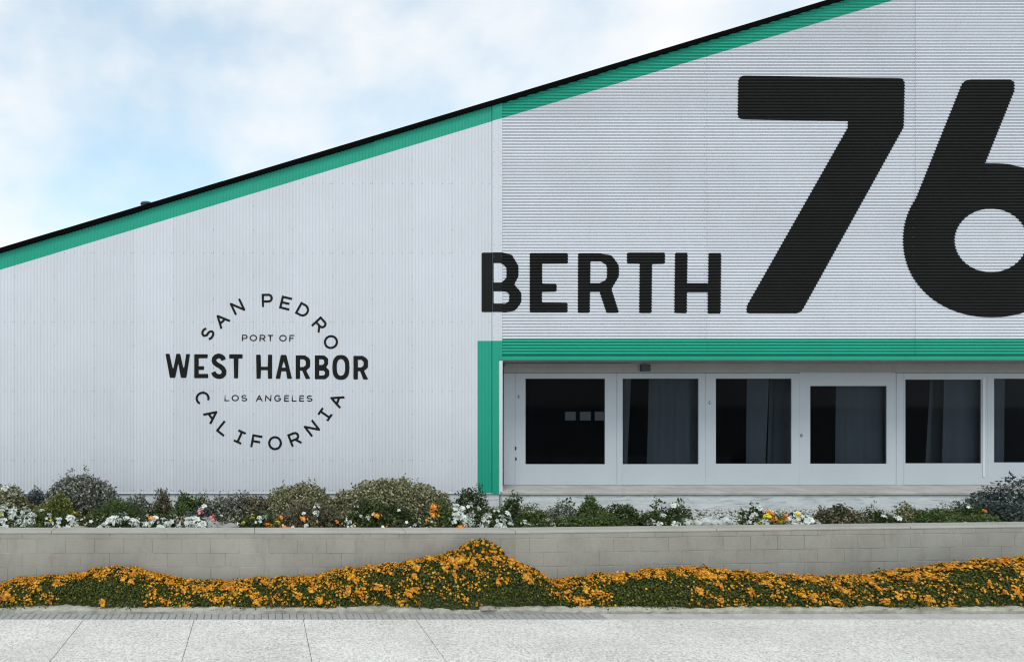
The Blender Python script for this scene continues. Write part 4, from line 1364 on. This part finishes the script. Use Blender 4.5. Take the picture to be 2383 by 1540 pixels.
shrub('flowering_plant', 'plant with a group of white blooms right of the orange burst', 'flowers', 1040, 1130, 1176, 9.8, MAT['darkleaf'], 0.036, group=GB, blooms=[(Wt, 19, .055, 'round'), (Og, 1, .06, 'ruff')])
shrub('shrub', 'dark green shrub below the green post', 'shrub', 1056, 1132, 1152, 10.9, MAT['darkleaf'], 0.042, group=GB, spikes=6)
# row in front of the platform
shrub('shrub', 'dark green shrub at the left end of the white platform', 'shrub', 1150, 1222, 1164, 10.4, MAT['darkleaf'], 0.042, group=GB, spikes=5)
shrub('flowering_plant', 'low plant with white blooms at the left end of the platform', 'flowers', 1118, 1202, 1188, 9.75, MAT['darkleaf'], 0.036, group=GB, blooms=[(Wt, 11, .05, 'round')])
shrub('shrub', 'brownish twiggy plant second along the platform', 'shrub', 1205, 1262, 1172, 10.1, MAT['dryleaf'], 0.036, group=GB, spikes=5, n_mult=.7)
shrub('shrub', 'low green plant below the first door', 'shrub', 1205, 1300, 1186, 9.8, MAT['midleaf'], 0.036, group=GB, blooms=[(Wt, 4, .04, 'round')])
shrub('shrub', 'sparse grey plant below the first door', 'shrub', 1262, 1342, 1164, 10.3, MAT['greyleaf'], 0.034, group=GB, spikes=9, n_mult=.5, lump=.3)
shrub('shrub', 'dark green bushy plant below the post between first and second door', 'shrub', 1325, 1425, 1172, 10.1, MAT['midleaf'], 0.038, group=GB, lump=.2)
shrub('shrub', 'dark green low plant below the second door', 'shrub', 1405, 1505, 1180, 9.95, MAT['darkleaf'], 0.038, group=GB, lump=.2)
shrub('shrub', 'low green plant at the foot of the wall below the second door', 'shrub', 1290, 1480, 1198, 9.6, MAT['midleaf'], 0.034, group=GB, lump=.2, ry=.16)
shrub('flowering_plant', 'straggling plant with white blooms below the third door', 'flowers', 1495, 1612, 1184, 9.9, MAT['darkleaf'], 0.038, group=GB, lump=.3, blooms=[(Wt, 8, .055, 'round')])
def spike_plant(label, ox, oyt, d, oyb=1195, lean=0.0):
    x, zt = WX(ox, d), WZ(oyt, d)
    o = thing('upright_plant', label, 'plant', (x, d, 0.64), 'upright plants by the platform')
    h = zt - 0.64
    N = 130
    v = rng.uniform(0.05, 1, N)
    wid = 0.075 * (1.0 - 0.55 * v) + 0.03 * (v > 0.82)
    P = np.stack([x + lean * v * h + rng.normal(0, 1, N) * wid * 0.6, d + rng.normal(0, 1, N) * wid * 0.6, 0.64 + v * h], -1)
    nn = rng.normal(0, 1, (N, 3)) + np.array([0, -0.4, 0.3])
    scatter('leaves', LEAF_V, LEAF_F, P, nn, rng.uniform(0.03, 0.055, N), MAT['darkleaf'], o)
    V, F = [], []
    for q, rr in (((x, 0.62), .008), ((x + lean * h, 0.64 + h * .95), .004)):
        for s in range(5):
            a = s * 2 * math.pi / 5
            V.append((q[0] + rr * math.cos(a), d + rr * math.sin(a), q[1]))
    for s in range(5): F.append((s, (s + 1) % 5, 5 + (s + 1) % 5, 5 + s))
    mk('stem', V, F, MAT['stem'], o)
spike_plant('upright dark plant nearest the green post, in front of the platform', 1200, 1148, 10.5, lean=.08)
spike_plant('upright dark plant below the middle of the first pane', 1326, 1160, 10.4)
spike_plant('upright dark plant below the right edge of the first pane', 1379, 1154, 10.4, lean=-.05)
spike_plant('upright dark plant below the second pane, left of a similar one', 1521, 1157, 10.4, lean=.1)
spike_plant('upright dark plant below the right end of the second pane', 1572, 1160, 10.4, lean=.12)
spike_plant('small upright sprout between the white stones and the yellow flowers', 1728, 1185, 9.9)

def rock(name, label, ox, oyc, w, h, d, mat, base=0.64, group=None):
    x = WX(ox, d)
    bm = bmesh.new()
    bmesh.ops.create_icosphere(bm, subdivisions=3, radius=1.0)
    off = [Vector(rng.normal(0, 1, 3)).normalized() for _ in range(9)]
    lim = [rng.uniform(0.62, 0.92) for _ in off]
    for v in bm.verts:
        p = v.co.copy()
        for o_, l_ in zip(off, lim):
            t = p.dot(o_)
            if t > l_: p -= o_ * (t - l_)
        v.co = Vector((x + p.x * w, d + p.y * w * 0.7, base + h * 0.45 + p.z * h * 0.62))
    me = bpy.data.meshes.new(name); bm.to_mesh(me); bm.free()
    me.materials.append(mat)
    o = place(bpy.data.objects.new(name, me), None)
    o['label'] = label; o['category'] = 'stone'
    if group: o['group'] = group
    return o
MAT['whitestone'] = concrete('white_stone', (0.34, 0.345, 0.34), (0.56, 0.57, 0.56), 12.0, (0.16, 0.16, 0.15), 0.7, 0.6)
rock('boulder', 'rounded grey boulder on the wall below the emblem', 508, 1215, 0.20, 0.20, 9.62, MAT['greystone'], 0.72)
rock('boulder', 'smaller dark grey boulder right of the rounded one', 536, 1216, 0.13, 0.16, 9.6, MAT['greystone'], 0.74)
rock('flat_stone', 'flat brown stone in the bare soil gap at the left', 168, 1215, 0.26, 0.10, 9.55, MAT['stone'], 0.78)
sp_ = [(1598, 0.075, 'leftmost'), (1622, 0.06, 'second'), (1646, 0.085, 'third'), (1668, 0.06, 'fourth'), (1690, 0.07, 'fifth'), (1710, 0.05, 'rightmost')]
for k, (ox, w, nm) in enumerate(sp_):
    rock('white_stone', '%s white stone in the row below the third and fourth doors' % nm, ox, 1205, w * 1.5, 0.13 if k % 2 else 0.17, 9.7 + 0.1 * (k % 3), MAT['whitestone'], 0.80 - 0.02 * (k % 3), 'white stones on the bed')
rock('broken_stone', 'flat brown broken stone lying on the kerb under the marigolds', 1130, 1414, 0.15, 0.05, 8.34, MAT['stone'], 0.035)
# right half of the bed
shrub('flowering_plant', 'dark leaved plant with white blooms left of the yellow flowers', 'flowers', 1735, 1788, 1181, 9.9, MAT['darkleaf'], 0.042, group=GB, blooms=[(Wt, 6, .055, 'round')], spikes=5)
shrub('flowering_plant', 'white and yellow flowering plant below the fourth door', 'flowers', 1752, 1830, 1198, 9.65, MAT['midleaf'], 0.034, group=GB, blooms=[(Wt, 9, .058, 'round'), (Og, 4, .05, 'ruff'), (Ye, 7, .055, 'ruff')])
shrub('flowering_plant', 'white flowering plant between yellow flowers and brown bush', 'flowers', 1815, 1902, 1190, 9.75, MAT['darkleaf'], 0.034, group=GB, blooms=[(Wt, 20, .058, 'round'), (Ye, 2, .045, 'ruff')])
shrub('shrub', 'round brown-green bush below the post beside the fourth door', 'shrub', 1908, 2008, 1176, 9.95, MAT['dryleaf'], 0.036, group=GB, spikes=14, lump=.18)
shrub('shrub', 'small dark green bush in front of the round brown-green bush', 'shrub', 1930, 2000, 1186, 9.85, MAT['darkleaf'], 0.034, group=GB)
shrub('shrub', 'thin twiggy plant below the left end of the fifth door', 'shrub', 2012, 2058, 1184, 10.1, MAT['darkleaf'], 0.032, group=GB, spikes=5, n_mult=.35, lump=.3)
shrub('shrub', 'low dark plant with a few white blooms below the fifth door', 'shrub', 1990, 2100, 1199, 9.8, MAT['darkleaf'], 0.034, group=GB, lump=.25, blooms=[(Wt, 5, .045, 'round')])
shrub('shrub', 'small upright grey-green plant below the middle of the fifth door', 'shrub', 2088, 2126, 1177, 10.0, MAT['oliveleaf'], 0.036, group=GB, spikes=4)
shrub('shrub', 'low bright green spreading plant, left of two below the fifth door', 'shrub', 2110, 2215, 1188, 10.0, MAT['midleaf'], 0.034, group=GB, lump=.2, spikes=6)
shrub('shrub', 'low bright green spreading plant, right of two near the picture edge', 'shrub', 2190, 2310, 1185, 10.05, MAT['midleaf'], 0.034, group=GB, lump=.2, blooms=[(Wt, 5, .04, 'round'), (Og, 1, .05, 'ruff')])
shrub('shrub', 'tall dark blue-green shrub at the right picture edge', 'shrub', 2285, 2450, 1136, 10.4, MAT['bluleaf'], 0.045, group=GB, lump=.28, spikes=18, n_mult=.8)
shrub('shrub', 'sparse grey shrub left of the tall dark shrub at the right', 'shrub', 2225, 2330, 1160, 10.9, MAT['greyleaf'], 0.036, group=GB, lump=.35, n_mult=.28, spikes=6)

# tall tuft standing out of the border
tuft = shrub('marigold_clump', 'tall marigold tuft reaching highest up the wall', 'flowers', 1062, 1176, 1256, 8.80, MAT['marileaf'], 0.028, base=0.40, lump=.04, ry=.18, group='orange marigolds along the kerb', shape=.6, blooms=[(MAT['marigold'], 62, .022, 'ruff')], n_mult=1.8)
# pale gravel in front of the platform
N = 5200
gx = rng.uniform(WX(1230, 11), WX(2330, 11), N); gy = rng.uniform(10.2, 12.25, N)
pv = np.array([(1, 0, 0), (0, 1, 0), (-1, 0, 0), (0, -1, 0), (0, 0, .7), (0, 0, -.5)], float)
pf = np.array([(0, 1, 4), (1, 2, 4), (2, 3, 4), (3, 0, 4), (1, 0, 5), (2, 1, 5), (3, 2, 5), (0, 3, 5)])
P = np.stack([gx, gy, 0.645 + rng.uniform(0, .03, N)], -1)
V, F = instances(pv, pf, P, np.array([[0, 0, 1.0]]) + rng.normal(0, .4, (N, 3)), rng.uniform(.02, .05, N))
gr = mk_np('gravel', V, F, MAT['whitestone'], None, kind='stuff')
gr['label'] = 'pale gravel scattered over the bed in front of the platform'
gr['category'] = 'gravel'

# tangled low growth between the shrubs
def tangle(label, ox0, ox1, d0, d1, n, hmax, mats, name='ground_cover'):
    for k, (m_, share, leaf) in enumerate(mats):
        N = int(n * share)
        d = rng.uniform(d0, d1, N); ox = rng.uniform(ox0, ox1, N)
        x = (ox * 1024 / 2383 - VPX) * d / FPX
        hh = np.clip(0.5 + 0.6 * smooth_noise(x, d, 91 + k, 0.9), 0.04, 1.1) * hmax
        z = 0.64 + hh * rng.uniform(0.25, 1.0, N) ** 0.6
        P = np.stack([x, d, z], -1)
        o = scatter(name, LEAF_V, LEAF_F, P, rng.normal(0, .6, (N, 3)) + np.array([0, -.25, .7]), rng.uniform(.7, 1.3, N) * leaf, m_, None, kind='stuff')
        o['label'] = label % ['dark green', 'olive', 'dry brown', 'grey-green'][k]
        o['category'] = 'ground cover'
tangle('low tangled %s growth between the shrubs on the left of the bed', -60, 1150, 9.45, 11.2, 22000, 0.33,
       [(MAT['darkleaf'], 0.42, .036), (MAT['oliveleaf'], 0.22, .034), (MAT['dryleaf'], 0.18, .034), (MAT['greyleaf'], 0.18, .034)])
tangle('low tangled %s growth along the wall on the right of the bed', 1130, 2420, 9.45, 10.6, 13000, 0.27,
       [(MAT['darkleaf'], 0.5, .036), (MAT['oliveleaf'], 0.2, .034), (MAT['dryleaf'], 0.18, .034), (MAT['greyleaf'], 0.12, .034)])
tangle('taller ragged %s growth close to the siding on the left', -60, 640, 10.7, 11.5, 9500, 0.34,
       [(MAT['darkleaf'], 0.34, .040), (MAT['oliveleaf'], 0.22, .038), (MAT['dryleaf'], 0.18, .036), (MAT['greyleaf'], 0.26, .038)])
# small scattered flowers standing in the tangle
N = 260
ox = rng.uniform(-40, 1150, N); d = rng.uniform(9.5, 10.3, N)
x = (ox * 1024 / 2383 - VPX) * d / FPX
P = np.stack([x, d, 0.64 + rng.uniform(.14, .30, N)], -1)
fo = scatter('small_flowers', PET_V, PET_F, P, rng.normal(0, .5, (N, 3)) + np.array([0, -.7, .6]), rng.uniform(.016, .04, N), MAT['white'], None, kind='stuff')
fo['label'] = 'small white flowers scattered through the low growth'; fo['category'] = 'flowers'
N = 60
ox = rng.uniform(560, 1100, N); d = rng.uniform(9.5, 10.2, N)
x = (ox * 1024 / 2383 - VPX) * d / FPX
P = np.stack([x, d, 0.64 + rng.uniform(.14, .28, N)], -1)
fo = scatter('small_flowers', BLO_V, BLO_F, P, rng.normal(0, .5, (N, 3)) + np.array([0, -.7, .6]), rng.uniform(.014, .032, N), MAT['orange'], None, kind='stuff')
fo['label'] = 'small orange flowers scattered through the low growth by the olive mounds'; fo['category'] = 'flowers'
# fallen petals and leaf litter on the kerb and the paving edge
N = 420
P = np.stack([rng.uniform(-3.6, 9.4, N), D_BRICK + 0.02 - np.abs(rng.normal(0, .12, N)) + rng.uniform(0, .12, N), np.zeros(N)], -1)
P[:, 2] = np.where(P[:, 1] > D_BRICK, 0.069, 0.006)
lf = scatter('leaf_litter', LEAF_V * np.array([1, 1, .4]), LEAF_F, P, rng.normal(0, .15, (N, 3)) + np.array([0, 0, 1.0]), rng.uniform(.008, .02, N), MAT['dryleaf'], None, kind='stuff')
lf['label'] = 'dry leaf litter along the kerb and brick strip'; lf['category'] = 'leaf litter'
